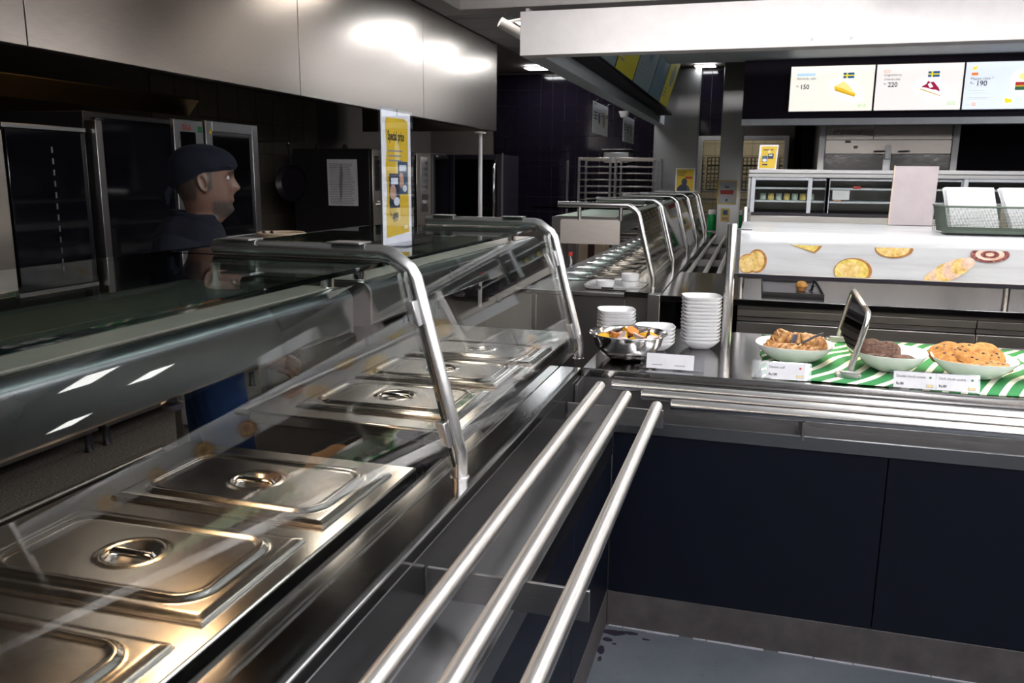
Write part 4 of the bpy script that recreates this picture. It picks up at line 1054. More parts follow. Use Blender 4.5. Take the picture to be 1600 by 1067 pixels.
# tray with white round dishes on the far counter
tr = thing('serving_tray', 'pale grey tray with white dishes at the end of the far counter', 'tray', (-.42, 2.68, .889))
MB().lathe([(.0001, .0), (.93, .0), (1.0, .016), (1.0, .018), (.97, .018), (.91, .005), (.0001, .005)], (-.435, 2.70, .8885), 40, 0, .20, .20, 5).build('base', 'wood_white', tr, angle=40)
B('liner_card', -.50, -.42, 2.50, 2.515, .893, .903, 'black', tr, 0)
def round_dish(x, y, z, r, h, lb):
    t = thing('round_dish', lb, 'dish', (0, 0, 0), 'white dishes on the far tray')
    MB().lathe([(.0001, 0), (.86, 0), (.95, .3), (1, .96), (1, 1), (.96, 1), (.92, .35), (.82, .1), (.0001, .1)], (0, 0, 0), 36, 0, r, r, 2).build('shell', 'ceramic', t, angle=40)
    for v in t.children[0].data.vertices: v.co.z *= h
    t.location = (x, y, z)
round_dish(-.495, 2.62, .894, .062, .040, 'single low white round dish on the left of tray')
round_dish(-.335, 2.66, .894, .062, .040, 'lower of two stacked white round dishes on far tray')
round_dish(-.335, 2.66, .935, .062, .046, 'upper of two stacked white round dishes on far tray')
round_dish(-.41, 2.80, .894, .055, .030, 'low white round dish behind the others on far tray')
# carton with white lid behind the far gantry
tq = thing('steel_trolley', 'low steel trolley behind the far counter carrying a carton', 'trolley', (-1.17, 5.75, 0))
B('platform', -1.33, -1.02, 5.56, 5.94, .60, .62, 'steel_dark', tq, .002)
for (x, y) in ((-1.31, 5.58), (-1.04, 5.58), (-1.31, 5.92), (-1.04, 5.92)): B('leg', x-.012, x+.012, y-.012, y+.012, .0, .60, 'steel_dark', tq, 0)
t = thing('carton', 'brown carton with a white sheet on top, under the far gantry', 'carton', (-1.17, 5.75, .62))
B('box', -1.30, -1.035, 5.60, 5.90, .6205, .955, 'kraft', t, .004)
B('tape', -1.20, -1.13, 5.597, 5.60, .6205, .955, 'choc_pack', t, 0)
MB().slab((-1.32, 5.57, .9555), (.30, 0, .004), (.0, .36, .006), (0, 0, .006)).build('top_sheet', 'paper', t, .001)
t = thing('water_bottle', 'clear bottle with pink cap behind the slanted post', 'bottle', (-.72, 2.55, .889))
MB().lathe([(.0001, .889), (.030, .889), (.033, .90), (.033, 1.02), (.026, 1.06), (.014, 1.085), (.014, 1.10), (.0001, 1.10)], (-.72, 2.55, .0), 20).build('body', 'acrylic', t)
MB().lathe([(.0155, 1.095), (.0155, 1.118), (.0001, 1.119)], (-.72, 2.55, .0), 16).build('cap', 'red', t)

# ------------------------------------------------------------------ sheet pan racks
def rack(x0, x1, y0, y1, label):
    t = thing('pan_rack', label, 'rack', ((x0+x1)/2, (y0+y1)/2, 0))
    for (x, y) in ((x0, y0), (x1, y0), (x0, y1), (x1, y1)): B('upright', x-.014, x+.014, y-.014, y+.014, .10, 1.86, 'steel_oven', t, .002)
    for (x, y) in ((x0, y0), (x1, y0), (x0, y1), (x1, y1)): MB().tube([(x-.012, y, .05), (x+.012, y, .05)], .05, 16).build('caster', 'rubber', t)
    B('top_rail', x0+.014, x1-.014, y0-.012, y0+.012, 1.82, 1.86, 'steel_hood', t, .002); B('top_rail', x0+.014, x1-.014, y1-.012, y1+.012, 1.82, 1.86, 'steel_hood', t, .002)
    for k in range(17):
        z = 1.735-k*.089
        if z < .2: break
        B('runner', x0+.02, x1-.02, y0-.010, y0+.010, z, z+.014, 'steel_hood', t, .001)
        B('runner', x0+.02, x1-.02, y1-.010, y1+.010, z, z+.014, 'steel_oven', t, .001)
    return t
rack(-1.93, -1.50, 8.56, 9.05, 'steel sheet pan rack, left of the pair before black tiles')
rack(-1.43, -.88, 8.56, 9.05, 'steel sheet pan rack, right of the pair beside the column')
t = thing('rack_post', 'thin dark upright at the left of the pan racks', 'post', (-2.12, 8.7, 0)); B('upright', -2.135, -2.105, 8.68, 8.71, 0, 1.82, 'steel_dark', t); B('foot', -2.17, -2.07, 8.64, 8.75, 0, .02, 'steel_dark', t)
# wall dispenser
t = thing('fly_killer', 'stainless box fixture on the black tiles above the pan racks', 'fixture', (-1.5, 9.2, 1.8))
B('body', -1.69, -1.33, 9.08, 9.298, 1.81, 1.95, 'steel_oven', t, .012); B('top_plate', -1.72, -1.31, 9.05, 9.298, 1.975, 1.99, 'steel_dark', t, .003); B('front_lip', -1.68, -1.34, 9.06, 9.079, 1.80, 1.87, 'steel_hood', t, .006)
# hanging banners on the soffit
def banner(y0, y1, z0, z1, x, label):
    t = thing('hanging_banner', label, 'poster', (x, (y0+y1)/2, z0), None)
    MB().box(x-.003, x, y0, y1, z0, z1).build('sheet', 'paper', t); F = Face(t, (x, y0, z0), (0, 1, 0), (0, 0, 1), .0008); w, h = y1-y0, z1-z0
    F.ell(w*.40, h*.52, w*.06, h*.2, 'pack_blue'); F.ell(w*.70, h*.5, w*.08, h*.26, 'pack_tan'); F.lines(w*.06, w*.28, h*.45, h*.75, 3, 'ink', .4); F.lines(w*.5, w*.62, h*.6, h*.78, 2, 'ink', .4); F.lines(w*.82, w*.96, h*.6, h*.75, 2, 'ink', .4); F.rect(w*.05, w*.16, h*.90, h*.95, 'pack_tan')
    for yy in (y0+.1, y1-.1): MB().tube([(x-.0015, yy, z1-.002), (x+.03, yy, 2.311)], .002, 6).build('cord', 'steel_dark', t)
banner(4.95, 5.75, 2.00, 2.285, -1.06, 'white hanging banner with two small pictures, nearer of the pair')
banner(6.75, 7.60, 2.00, 2.285, -1.06, 'white hanging banner, farther of the pair under the soffit')
t = thing('camera_dome', 'small white dome camera under the soffit beside the banner', 'camera', (-1.03, 6.55, 2.25)); MB().lathe([(.0001, -.075), (.04, -.06), (.055, -.02), (.05, .0), (.0001, .0)], (-1.03, 6.6, 2.31), 18).build('dome', 'white_paint', t); MB().lathe([(.06, -.012), (.06, .0)], (-1.03, 6.6, 2.311), 18).build('mount', 'white_paint', t)

# ------------------------------------------------------------------ far hatch, posters, green canisters
win = MB().box(-.40, -.34, 9.26, 9.31, .95, 2.17).box(.74, .80, 9.26, 9.31, .95, 2.17).box(-.34, .74, 9.26, 9.31, 2.11, 2.17).box(-.34, .74, 9.26, 9.31, .95, 1.0).build('window_1', 'white_paint', None, .004); struct(win)
rm = MB().box(-1.4, 1.8, 11.2, 11.25, 0, 2.6).box(-1.45, -1.4, 9.46, 11.25, 0, 2.6).box(1.8, 1.85, 9.46, 11.25, 0, 2.6).box(-1.45, 1.85, 9.46, 11.25, 2.6, 2.65).build('wall_scullery', 'beige_tile'); struct(rm)
mb = MB()
for i in range(17): mb.box(-1.4+i*.19, -1.395+i*.19, 11.195, 11.2, .6, 2.6)
for j in range(11): mb.box(-1.4, 1.8, 11.195, 11.2, .62+j*.19, .625+j*.19)
mb.build('tile_joint', 'grout', rm, smooth=False)
panel_light(.2, 10.4, 2.59, 1.2, .5, 'lamp_back', 'bright ceiling light inside the scullery behind the hatch')
def crate(x, y, z, w, h, lb):
    t = thing('dish_crate', lb, 'crate', (x+w/2, y+.22, z))
    m_ = MB()
    for zz in (0, h*.48, h*.9): m_.box(x, x+w, y, y+.012, z+zz, z+zz+h*.1).box(x, x+.012, y+.012, y+.44, z+zz, z+zz+h*.1).box(x+w-.012, x+w, y+.012, y+.44, z+zz, z+zz+h*.1)
    m_.build('band', 'crate', t)
    for k in range(9):
        xx = x+(w-.014)*k/8; B('rib', xx, xx+.014, y+.001, y+.011, z, z+h, 'crate', t, 0)
    B('floor_grid', x+.012, x+w-.012, y+.012, y+.43, z, z+.012, 'crate', t, 0)
    return t
sh = thing('scullery_shelf', 'steel shelf with dish crates seen through the hatch', 'shelf', (.2, 10.0, 0))
for zz in (1.10, 1.30, 1.43): B('board', -.9, 1.3, 9.75, 10.3, zz-.02, zz, 'steel_oven' if zz != 1.30 else 'white_trim', sh, .002)
for xx in (-.88, 1.26): B('leg', xx, xx+.03, 9.76, 9.79, 0, 2.0, 'steel_oven', sh, .002)
for i in range(4):
    for j in range(4):
        crate(-.80+i*.50, 9.80, 1.4305+j*.118, .45, .112, 'grey-green dish crate, %s of its stack, %s stack behind the hatch' % (('bottom', 'second', 'third', 'top')[j], ('leftmost', 'second', 'third', 'rightmost')[i]))
# yellow poster behind the far guard, two posters on the narrow column
t = thing('poster_stand', 'yellow poster with a dark figure beyond the far sneeze guard', 'poster', (-.37, 7.0, 1.43))
B('sheet', -.478, -.262, 7.0, 7.006, 1.44, 1.71, 'paper', t, 0); B('foot', -.478, -.262, 6.96, 7.05, 1.433, 1.44, 'acrylic', t, 0)
F = Face(t, (-.478, 7.0, 1.44), (1, 0, 0), (0, 0, 1), .0008); F.rect(.012, .204, .012, .258, 'yellow', 'poster'); F.lines(.025, .13, .185, .245, 4, 'ink', .35); F.ell(.100, .115, .032, .040, 'pack_navy'); F.poly([(.02, .014), (.170, .014), (.155, .06), (.12, .09), (.06, .085), (.025, .05)], 'pack_navy'); F.rect(.110, .190, .150, .175, 'red'); F.poly([(.130, .014), (.170, .014), (.155, .06), (.135, .07)], 'pack_blue')
t = thing('framed_poster', 'gold framed poster with red picture on the narrow column', 'poster', (.05, 8.54, 1.4))
B('frame', -.072, .172, 8.538, 8.549, 1.265, 1.575, 'yellow_lt', t, .002); F = Face(t, (-.072, 8.538, 1.265), (1, 0, 0), (0, 0, 1), .001); F.rect(.022, .222, .02, .29, 'card', 'sheet'); F.rect(.035, .205, .13, .185, 'red'); F.lines(.09, .16, .215, .245, 1, 'ink', .5); F.ell(.12, .055, .014, .018, 'green_dark')
t = thing('small_notice', 'small beige notice under the framed poster on the column', 'notice', (.05, 8.54, 1.1))
B('sheet', -.018, .100, 8.540, 8.549, 1.04, 1.215, 'yellow_lt', t, 0); F = Face(t, (-.018, 8.54, 1.04), (1, 0, 0), (0, 0, 1), .001); F.rect(.03, .09, .09, .15, 'pack_blue'); F.rect(.02, .10, .02, .06, 'pack_tan')
st2 = thing('canister_table', 'low dark table beyond the far rails holding green canisters', 'table', (.1, 9.05, 0)); B('top', -.38, .75, 8.87, 9.22, .86, .90, 'steel_dark', st2)
for xx in (-.36, .70): B('leg', xx, xx+.03, 8.9, 9.2, 0, .86, 'steel_dark', st2)
for (x, lb) in ((-.145, 'green canister with white lid left of the narrow column'), (.262, 'green canister with white lid right of the narrow column'), (.40, 'green canister with white lid farthest right, behind steel post')):
    t = thing('green_canister', lb, 'canister', (x, 9.0, .90)); MB().lathe([(.0001, 0), (.055, 0), (.060, .01), (.060, .19), (.050, .215), (.0001, .215)], (x, 9.0, .9005), 20).build('body', 'green_bright', t); MB().lathe([(.053, .216), (.055, .255), (.048, .275), (.0001, .278)], (x, 9.0, .9005), 20).build('lid', 'white_paint', t)

# ================================================================== KITCHEN EQUIPMENT
XF = -3.1
def oven(label, y0, y1, z0, z1, xb=-3.9, stand=True):
    t = thing('combi_oven', label, 'oven', ((XF+xb)/2, (y0+y1)/2, 0))
    B('body', xb, XF-.03, y0, y1, z0, z1, 'oven_black', t, .006)
    if stand:
        B('stand', xb+.05, XF-.08, y0+.02, y1-.02, .12, z0-.005, 'steel_dark', t, .003)
        for (x, y) in ((XF-.12, y0+.06), (XF-.12, y1-.06), (xb+.1, y0+.06), (xb+.1, y1-.06)): MB().lathe([(.03, 0), (.022, .01), (.022, .12)], (x, y, 0), 12).build('foot', 'black', t)
    return t
def frame_y(mb, x0, x1, y0, y1, z0, z1, w):
    mb.box(x0, x1, y0, y0+w, z0, z1).box(x0, x1, y1-w, y1, z0, z1).box(x0, x1, y0+w, y1-w, z1-w, z1).box(x0, x1, y0+w, y1-w, z0, z0+w); return mb
o1 = oven('dark combi oven at the left picture edge with bright steel strip', -.15, 1.04, .98, 1.83)
B('control_panel', XF-.03, XF, -.15, .51, 1.01, 1.80, 'steel_hood', o1, .004)
d = B('door', XF-.03, XF-.004, .53, 1.03, 1.03, 1.81, 'dark_glass', o1, .004)
B('top_strip', XF-.03, XF+.002, .51, 1.04, 1.812, 1.835, 'steel_oven', o1, .002); B('bottom_strip', XF-.03, XF+.004, .40, 1.04, .985, 1.025, 'steel_oven', o1, .002)
for k in range(12): B('rack_glint', XF-.004, XF-.001, .80, .808, 1.06+k*.058, 1.09+k*.058, 'steel_oven', d, 0)
B('sticker', XF+.004, XF+.006, .44, .49, .99, 1.02, 'green_dark', o1, 0)
o2 = oven('second dark combi oven behind the cook', 1.06, 2.06, .96, 1.93)
B('door', XF-.03, XF-.004, 1.12, 1.74, 1.0, 1.90, 'dark_glass', o2, .004)
B('door_edge', XF-.02, XF+.05, 1.06, 1.11, .97, 1.88, 'steel_dark', o2, .004)
p = B('control_panel', XF-.03, XF, 1.765, 2.055, .98, 1.935, 'steel_oven', o2, .004)
B('display', XF, XF+.003, 1.82, 1.97, 1.45, 1.86, 'dark_glass', p, 0); B('lit_window', XF+.003, XF+.005, 1.83, 1.92, 1.66, 1.74, 'px_grey', p, 0)
F = Face(p, (XF+.003, 1.80, 1.86), (0, 1, 0), (0, 0, 1)); F.text('SKA', .05, .04, .01, 'red')
B('sticker', XF, XF+.003, 2.0, 2.04, 1.86, 1.90, 'green_dark', p, 0)
o3 = oven('oven with a grey framed glass door right of the cook', 2.07, 2.68, .98, 1.945)
mb = frame_y(MB(), XF-.03, XF+.005, 2.075, 2.675, 1.10, 1.945, .07); mb.build('door_frame', 'steel_oven', o3, .004)
MB().box(XF-.02, XF-.01, 2.145, 2.605, 1.17, 1.875).build('door_pane', 'dark_glass', o3)
F = Face(o3, (XF+.005, 2.075, 1.10), (0, 1, 0), (0, 0, 1), .001); F.poly([(.03, .76), (.065, .76), (.0475, .795)], 'yellow', 'warning_sign')
# oven seen from the side, with the paper list
o4 = oven('combi oven with a printed paper list on its dark side', 4.57, 5.60, 1.0, 1.845, -3.95)
p = B('control_panel', XF-.03, XF, 4.575, 4.84, 1.02, 1.84, 'steel_hood', o4, .004); B('display', XF, XF+.003, 4.62, 4.80, 1.45, 1.78, 'dark_glass', p, 0); MB().tube([(XF, 4.71, 1.32), (XF+.025, 4.71, 1.32)], .03, 18).build('dial', 'chrome', p)
B('door', XF-.03, XF-.002, 4.87, 5.59, 1.03, 1.82, 'dark_glass', o4, .004)
for xx in (-3.75, -3.45): MB().lathe([(.03, 1.845), (.02, 1.87), (.012, 1.89), (.0001, 1.892)], (xx, 4.7, 0), 12).build('vent_cap', 'steel_oven', o4)
nt_ = thing('paper_list', 'white printed paper list taped to the dark oven side', 'paper', (-3.4, 4.565, 1.3))
MB().slab((-3.575, 4.5675, 1.305), (.32, 0, 0), (-.004, 0, .44), (0, -.001, 0)).build('sheet', 'paper', nt_)
F = Face(nt_, (-3.575, 4.5665, 1.305), (1, 0, 0), (0, 0, 1), .0005); F.lines(.02, .29, .02, .41, 24, 'ink_grey', .3); F.poly([(.13, .03), (.15, .10), (.165, .30), (.150, .41), (.135, .36), (.12, .20)], 'ink_grey', 'crease')
o5 = oven('farther combi oven with a bright steel control column', 5.62, 6.65, 1.0, 1.845, -3.95)
p = B('control_panel', XF-.03, XF+.01, 5.625, 6.03, 1.02, 1.84, 'steel_hood', o5, .004); B('display', XF+.01, XF+.013, 5.74, 5.93, 1.42, 1.80, 'chrome', p, .001); B('dial_plate', XF+.01, XF+.013, 5.74, 5.93, 1.20, 1.40, 'steel_dark', p, .001); MB().tube([(XF+.013, 5.84, 1.30), (XF+.04, 5.84, 1.30)], .035, 18).build('dial', 'chrome', p)
B('door', XF-.03, XF-.002, 6.06, 6.64, 1.03, 1.82, 'dark_glass', o5, .004)
# glass-door cabinet and white pipe at the end of the line
gc = thing('glass_cabinet', 'tall black cabinet with a glass door at the kitchen end', 'cabinet', (-3.0, 7.4, 0))
B('body', -3.75, -2.66, 7.25, 8.1, .1, 1.86, 'black', gc, .004)
mb = MB(); x0, x1, z0, z1, w = -3.30, -2.62, .60, 1.86, .06
mb.box(x0, x0+w, 7.19, 7.23, z0, z1).box(x1-w, x1, 7.19, 7.23, z0, z1).box(x0+w, x1-w, 7.19, 7.23, z1-w, z1).box(x0+w, x1-w, 7.19, 7.23, z0, z0+w); mb.build('door_frame', 'black', gc, .004)
MB().box(x0+w, x1-w, 7.205, 7.212, z0+w, z1-w).build('door_pane', 'door_glass', gc, smooth=False)
MB().tube([(x1-.09, 7.18, 1.0), (x1-.09, 7.165, 1.02), (x1-.09, 7.165, 1.72), (x1-.09, 7.18, 1.74)], .022, 10).build('handle', 'chrome', gc)
B('edge_strip', x1, x1+.015, 7.19, 7.23, .6, 1.88, 'steel_dark', gc, .001)
for xx in (-3.7, -2.72): B('foot', xx, xx+.05, 7.3, 7.36, 0, .1, 'black', gc, 0)
t = thing('white_pipe', 'white vertical pipe running down from the hood end', 'pipe', (-2.80, 6.9, 0))
MB().tube([(-2.80, 6.9, 0), (-2.80, 6.9, 2.12)], .025, 14).build('tube', 'white_paint', t); MB().lathe([(.07, 2.10), (.07, 2.115), (.03, 2.12)], (-2.80, 6.9, 0), 20).build('flange', 'white_paint', t)
# worktop between the ovens with a wicker basket, hanging pan
wk = thing('work_table', 'dark stainless work table behind the serving line', 'table', (-2.0, 1.6, 0))
B('top', -2.30, -1.72, .55, 2.75, 1.215, 1.240, 'steel_dark', wk, .003); B('under_shelf', -2.26, -1.76, .6, 2.7, .35, .37, 'steel_dark', wk, .002)
for (x, y) in ((-2.26, .6), (-1.76, .6), (-2.26, 2.7), (-1.76, 2.7)): B('leg', x-.02, x+.02, y-.02, y+.02, 0, 1.214, 'steel_dark', wk, .002)
t = thing('wicker_basket', 'small tan wicker basket with dark tongs on the work table', 'basket', (-1.89, 1.0, 1.24))
mb = MB()
for k in range(6): mb.tube([(-1.895+.115*(.82+.04*k)*math.cos(a*PI/12), 1.0+.115*(.82+.04*k)*math.sin(a*PI/12), 1.246+k*.0115) for a in range(25)], .0068, 6, cap=False)
mb.build('weave', 'wicker', t)
mb = MB()
for k in range(28):
    a = 2*PI*k/28; mb.tube([(-1.895+.094*math.cos(a), 1.0+.094*math.sin(a), 1.243), (-1.895+.120*math.cos(a), 1.0+.120*math.sin(a), 1.306)], .0035, 5)
mb.build('stake', 'wicker', t); MB().lathe([(.0001, 1.2405), (.094, 1.2405), (.094, 1.246), (.0001, 1.246)], (-1.895, 1.0, 0), 24).build('bottom', 'wicker', t)
q = thing('basket_tongs', 'dark tongs sticking out of the wicker basket', 'tongs', (-1.93, 1.0, 1.25)); MB().tube([(-1.96, .98, 1.25), (-1.98, .97, 1.32)], .008, 8).tube([(-1.93, 1.0, 1.25), (-1.94, .98, 1.315)], .008, 8).build('arm', 'black', q)
t = thing('frying_pan', 'round black pan hanging beside the dark oven', 'pan', (0, 0, 0))
vs_ = []
MB().lathe([(.0001, 0), (.13, 0), (.17, .04), (.175, .04), (.135, -.006), (.0001, -.006)], (0, 0, 0), 32).build('dish', 'black', t)
MB().tube([(0, .17, .035), (0, .30, .06), (0, .36, .06)], [.012, .010, .012], 8).build('handle', 'black', t)
t.location = (-3.79, 4.30, 1.52); t.rotation_euler = (PI/2, 0, 0)
hk = thing('pan_hook_rail', 'steel hook rail holding the black pan', 'rail', (-3.79, 4.35, 1.9)); MB().tube([(-4.395, 4.24, 1.90), (-3.6, 4.24, 1.90)], .010, 8).build('bar', 'steel_dark', hk); MB().tube([(-3.79, 4.24, 1.90), (-3.79, 4.24, 1.875)], .006, 6).build('hook', 'steel_dark', hk)

# ================================================================== THE COOK
ck_ = thing('person', 'cook in navy cap and dark jacket walking in profile behind the counter', 'person', (0, 0, 0))
ZC = 1.463                       # chin height
def g(x, s): return math.exp(-(x/s)**2)
RINGS = [(-.150, .050, -.100, .075), (-.115, .036, -.078, .062), (-.075, .034, -.070, .057), (-.040, .042, -.068, .056), (-.018, .064, -.068, .057), (-.004, .078, -.068, .052), (.010, .086, -.068, .054), (.022, .087, -.069, .058), (.034, .086, -.072, .062), (.044, .087, -.076, .065), (.054, .088, -.081, .067), (.064, .089, -.086, .069), (.074, .089, -.091, .0705), (.084, .089, -.094, .072), (.094, .089, -.097, .073), (.104, .090, -.099, .074), (.114, .091, -.100, .075), (.124, .092, -.101, .0755), (.134, .096, -.102, .076), (.146, .099, -.102, .076), (.160, .099, -.100, .075), (.175, .094, -.096, .071), (.190, .083, -.086, .063), (.203, .065, -.071, .050), (.213, .042, -.050, .033), (.219, .015, -.022, .014)]
def head_mb():
    n = 56; vs = []
    for (z, xf, xb, w) in RINGS:
        cx = (xf+xb)/2*.4
        for j in range(n):
            a = 2*PI*j/n; ca, sa = math.cos(a), math.sin(a); e = 2/2.15
            x = math.copysign(abs(ca)**e, ca); y = math.copysign(abs(sa)**e, sa)*w
            x = cx+x*((xf-cx) if x > 0 else (cx-xb))
            if ca > 0:
                nose = .030*g(z-.086, .014)+.016*g(z-.106, .014)+.006*g(z-.122, .012)
                x += nose*g(y, .0125 if z > .095 else .016)
                x += .011*g(y, .024)*(g(z-.058, .0055)+.9*g(z-.044, .006)) - .004*g(y, .026)*g(z-.051, .003)
                x += .010*g(y, .022)*g(z-.012, .012)
                x -= .013*g(abs(y)-.033, .015)*g(z-.123, .011)
                x += .004*g(abs(y)-.030, .02)*g(z-.138, .007)
            vs.append((x, y, ZC+z))
    k = len(RINGS)
    fs = [(i*n+j, i*n+(j+1) % n, (i+1)*n+(j+1) % n, (i+1)*n+j) for i in range(k-1) for j in range(n)]+[tuple(reversed(range(n))), tuple(range((k-1)*n, k*n))]
    mb = MB().add(vs, fs)
    for s_ in (-1, 1):                                        # ears: rim, bowl, lobe
        ring = [(-.006+.014*math.cos(a)-.005*math.sin(a), s_*(.0770+.005*max(0, math.cos(a+2.4))), ZC+.106+.026*math.sin(a)) for a in [2*PI*q/18 for q in range(19)]]
        mb.tube(ring, .0050, 8, cap=False)
        mb.lathe([(.0001, -.006), (.9, -.004), (.9, .004), (.0001, .006)], (0, 0, 0), 16)
        for q in range(len(mb.v)-64, len(mb.v)):
            x, y, z = mb.v[q]; mb.v[q] = (-.007+x*.013-.18*y*.025, s_*(.0745)+z*.6, ZC+.105+y*.025)
        mb.lathe([(.0001, -.008), (.007, -.003), (.007, .003), (.0001, .008)], (.002, s_*.078, ZC+.078), 10)
    return mb
def limb(mb, pts, rs, n=16): return mb.tube(pts, rs, n)
def finger(mb, base, d, up_, L, r, curl):
    p = Vector(base); d = Vector(d).normalized(); ax = Vector(up_); pts = [p.copy()]
    for k, f in enumerate((.45, .32, .23)):
        p = p+d*L*f; pts.append(p.copy()); d = (Matrix.Rotation(curl, 3, ax) @ d)
    mb.tube(pts, [r, r*.95, r*.88, r*.6], 8)
SH, EL, WR = {}, {}, {}
for s_ in (-1, 1):
    SH[s_] = Vector((-.090, s_*.190, 1.378)); EL[s_] = Vector((-.140 if s_ < 0 else -.04, s_*.235, 1.095)); WR[s_] = Vector((.135 if s_ < 0 else .19, s_*.20, .985))
bm_ = head_mb()
def torso_prof(grow):
    return [(z, (xf+grow), (xb-grow), w+grow) for (z, xf, xb, w) in ((.93, .105, -.125, .165), (1.0, .110, -.120, .160), (1.08, .112, -.118, .155), (1.18, .100, -.145, .168), (1.27, .088, -.168, .182), (1.335, .072, -.174, .192), (1.380, .058, -.168, .188), (1.415, .042, -.152, .150), (1.440, .032, -.128, .098), (1.458, .028, -.106, .070))]
def torso(mb, grow, n=32):
    pr = torso_prof(grow); vs = []
    for (z, xf, xb, w) in pr:
        for j in range(n):
            a = 2*PI*j/n; ca, sa = math.cos(a), math.sin(a); cx = (xf+xb)/2; e = 2/2.4
            vs.append((cx+math.copysign(abs(ca)**e, ca)*(xf-xb)/2, math.copysign(abs(sa)**e, sa)*w, z))
    k = len(pr)
    mb.add(vs, [(i*n+j, i*n+(j+1) % n, (i+1)*n+(j+1) % n, (i+1)*n+j) for i in range(k-1) for j in range(n)]+[tuple(reversed(range(n))), tuple(range((k-1)*n, k*n))])
torso(bm_, -.012)
for s_ in (-1, 1):
    limb(bm_, [SH[s_], SH[s_].lerp(EL[s_], .5), EL[s_], EL[s_].lerp(WR[s_], .4), WR[s_]], [.050, .047, .040, .041, .028])
    d = (WR[s_]-EL[s_]).normalized(); side = Vector((0, 0, 1)).cross(d).normalized(); dn = d.cross(side)
    pc = WR[s_]+d*.05
    bm_.tube([WR[s_]-d*.01, WR[s_]+d*.02, pc, WR[s_]+d*.095], [.026, .028, .033, .026], 12)
    for k in range(4):
        b0 = WR[s_]+d*.085+Vector((0, 0, 1)).cross(d).cross(d)*(-.030+.020*k)*-1
        finger(bm_, b0, d, side, (.068, .080, .086, .078)[k] if k < 4 else .07, .0092, .38)
    finger(bm_, WR[s_]+d*.035+Vector((0, 0, .022)), d*.75+Vector((0, 0, .55)), side, .062, .0105, .25)
HIP, KN, AN = {}, {}, {}
for s_ in (-1, 1):
    HIP[s_] = Vector((-.02, s_*.09, .93)); KN[s_] = Vector((.06 if s_ < 0 else -.03, s_*.095, .50)); AN[s_] = Vector((.05 if s_ < 0 else -.17, s_*.095, .09))
    limb(bm_, [HIP[s_], HIP[s_].lerp(KN[s_], .5), KN[s_], KN[s_].lerp(AN[s_], .35), AN[s_]], [.085, .072, .055, .054, .036])
bd = bm_.build('body', 'skin', ck_, angle=80)
rm_ = bd.modifiers.new('fuse', 'REMESH'); rm_.mode = 'VOXEL'; rm_.voxel_size = .0045; rm_.use_smooth_shade = True
sm = bd.modifiers.new('soft', 'SMOOTH'); sm.factor = .5; sm.iterations = 2
# clothing
jk = MB(); torso(jk, .008)
for s_ in (-1, 1): limb(jk, [SH[s_]+Vector((.0, -s_*.02, .0)), SH[s_].lerp(EL[s_], .35), EL[s_], EL[s_].lerp(WR[s_], .6), WR[s_].lerp(EL[s_], .08)], [.078, .072, .060, .054, .047])
jo = jk.build('jacket', 'jacket', ck_, angle=80); r2 = jo.modifiers.new('fuse', 'REMESH'); r2.mode = 'VOXEL'; r2.voxel_size = .007; r2.use_smooth_shade = True
s2 = jo.modifiers.new('soft', 'SMOOTH'); s2.factor = .6; s2.iterations = 4
tx = bpy.data.textures.new('folds', 'CLOUDS'); tx.noise_scale = .11
dm = jo.modifiers.new('folds', 'DISPLACE'); dm.texture = tx; dm.strength = .022; dm.mid_level = .5
col_pts = [(-.036+.076*math.cos(a), .070*math.sin(a), 1.452-.016*math.cos(a)) for a in [2*PI*q/28 for q in range(29)]]
MB().tube(col_pts, .012, 10, cap=False).build('collar', 'jacket', ck_)
tr_ = MB()
for s_ in (-1, 1): limb(tr_, [HIP[s_]+Vector((0, 0, .06)), HIP[s_].lerp(KN[s_], .5), KN[s_], KN[s_].lerp(AN[s_], .5), AN[s_]+Vector((0, 0, .01))], [.105, .092, .074, .068, .060])
to = tr_.build('trousers', 'trousers', ck_, angle=80); r3 = to.modifiers.new('fuse', 'REMESH'); r3.mode = 'VOXEL'; r3.voxel_size = .009; r3.use_smooth_shade = True
s3 = to.modifiers.new('soft', 'SMOOTH'); s3.factor = .6; s3.iterations = 5
for s_ in (-1, 1):
    a = AN[s_]; vs = []; n = 16
    for (z, L, w) in ((0, 1, 1), (.02, 1.02, 1.03), (.045, .96, .95), (.075, .62, .80), (.10, .48, .72)):
        for j in range(n):
            an = 2*PI*j/n; vs.append((a.x-.05+(.105+.145*math.cos(an)*1)*(L if math.cos(an) > 0 else 1)-.06, a.y+.046*w*math.sin(an), z+.0005))
    fs = [(i*n+j, i*n+(j+1) % n, (i+1)*n+(j+1) % n, (i+1)*n+j) for i in range(4) for j in range(n)]+[tuple(reversed(range(n))), tuple(range(4*n, 5*n))]
    MB().add(vs, fs).build('shoe', 'rubber', ck_, angle=60)
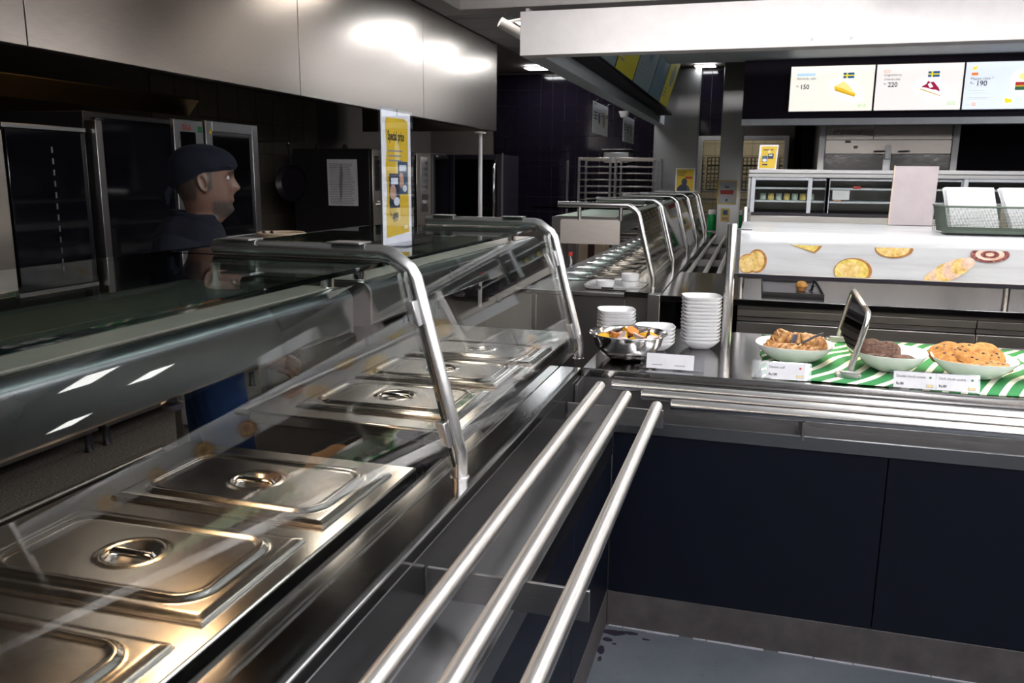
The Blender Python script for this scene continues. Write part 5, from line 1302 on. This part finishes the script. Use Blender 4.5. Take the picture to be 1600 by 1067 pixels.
# cap: soft skull cap fitting the head from the brow to the nape, with a band and a knotted tail
n = 44; vs = []
CAPR = [(.128, .150), (.138, .150), (.155, .118), (.172, .118), (.190, .115), (.208, .100), (.222, .078), (.232, .048), (.237, .010)]
for q, (z, _) in enumerate(CAPR):
    f = q/(len(CAPR)-1)
    xf = (.107, .109, .112, .111, .105, .090, .066, .036, .006)[q]; xb = (-.106, -.110, -.114, -.114, -.108, -.096, -.074, -.044, -.010)[q]; w = (.081, .083, .085, .084, .079, .069, .053, .031, .007)[q]
    for j in range(n):
        a = 2*PI*j/n; ca, sa = math.cos(a), math.sin(a); cx = (xf+xb)/2
        lowering = .012*ca - .046*max(0, -ca) if q < 2 else (.006*ca-.02*max(0, -ca) if q == 2 else 0)
        lowering += .012 if (q < 2) else 0
        rip = .0016*math.sin(9*a+q)
        vs.append((cx+(xf-xb)/2*ca+rip, (w+rip)*sa, ZC+z+lowering))
fs = [(i*n+j, i*n+(j+1) % n, (i+1)*n+(j+1) % n, (i+1)*n+j) for i in range(len(CAPR)-1) for j in range(n)]+[tuple(range((len(CAPR)-1)*n, len(CAPR)*n))]
cp_ = MB().add(vs, fs).build('cap', 'cap', ck_, angle=70)
MB().tube([(-.108, .01, ZC+.088), (-.128, .012, ZC+.070), (-.136, .014, ZC+.035)], [.016, .013, .006], 8).tube([(-.108, -.012, ZC+.088), (-.124, -.016, ZC+.066), (-.122, -.02, ZC+.03)], [.015, .012, .005], 8).build('knot_tail', 'cap', cp_)
# hair below the cap, beard shadow, eyes and brows
for s_ in (-1, 1):
    e_ = MB().lathe([(.0001, -.0115), (.008, -.008), (.0115, 0), (.008, .008), (.0001, .0115)], (.0735, s_*.033, ZC+.1225), 16).build('eye', 'eye_white', ck_, angle=80)
    MB().lathe([(.0001, -.0055), (.004, -.004), (.0055, 0), (.004, .004), (.0001, .0055)], (.0815, s_*.0335, ZC+.1225), 12).build('iris', 'hair', e_, angle=80)
    MB().tube([(.094, s_*.014, ZC+.138), (.093, s_*.030, ZC+.143), (.080, s_*.050, ZC+.138)], [.003, .0042, .002], 6).build('eyebrow', 'hair', ck_)
ck_.location = (-1.42, -.236, 0); ck_.rotation_euler = (0, 0, math.atan2(.593, .805))
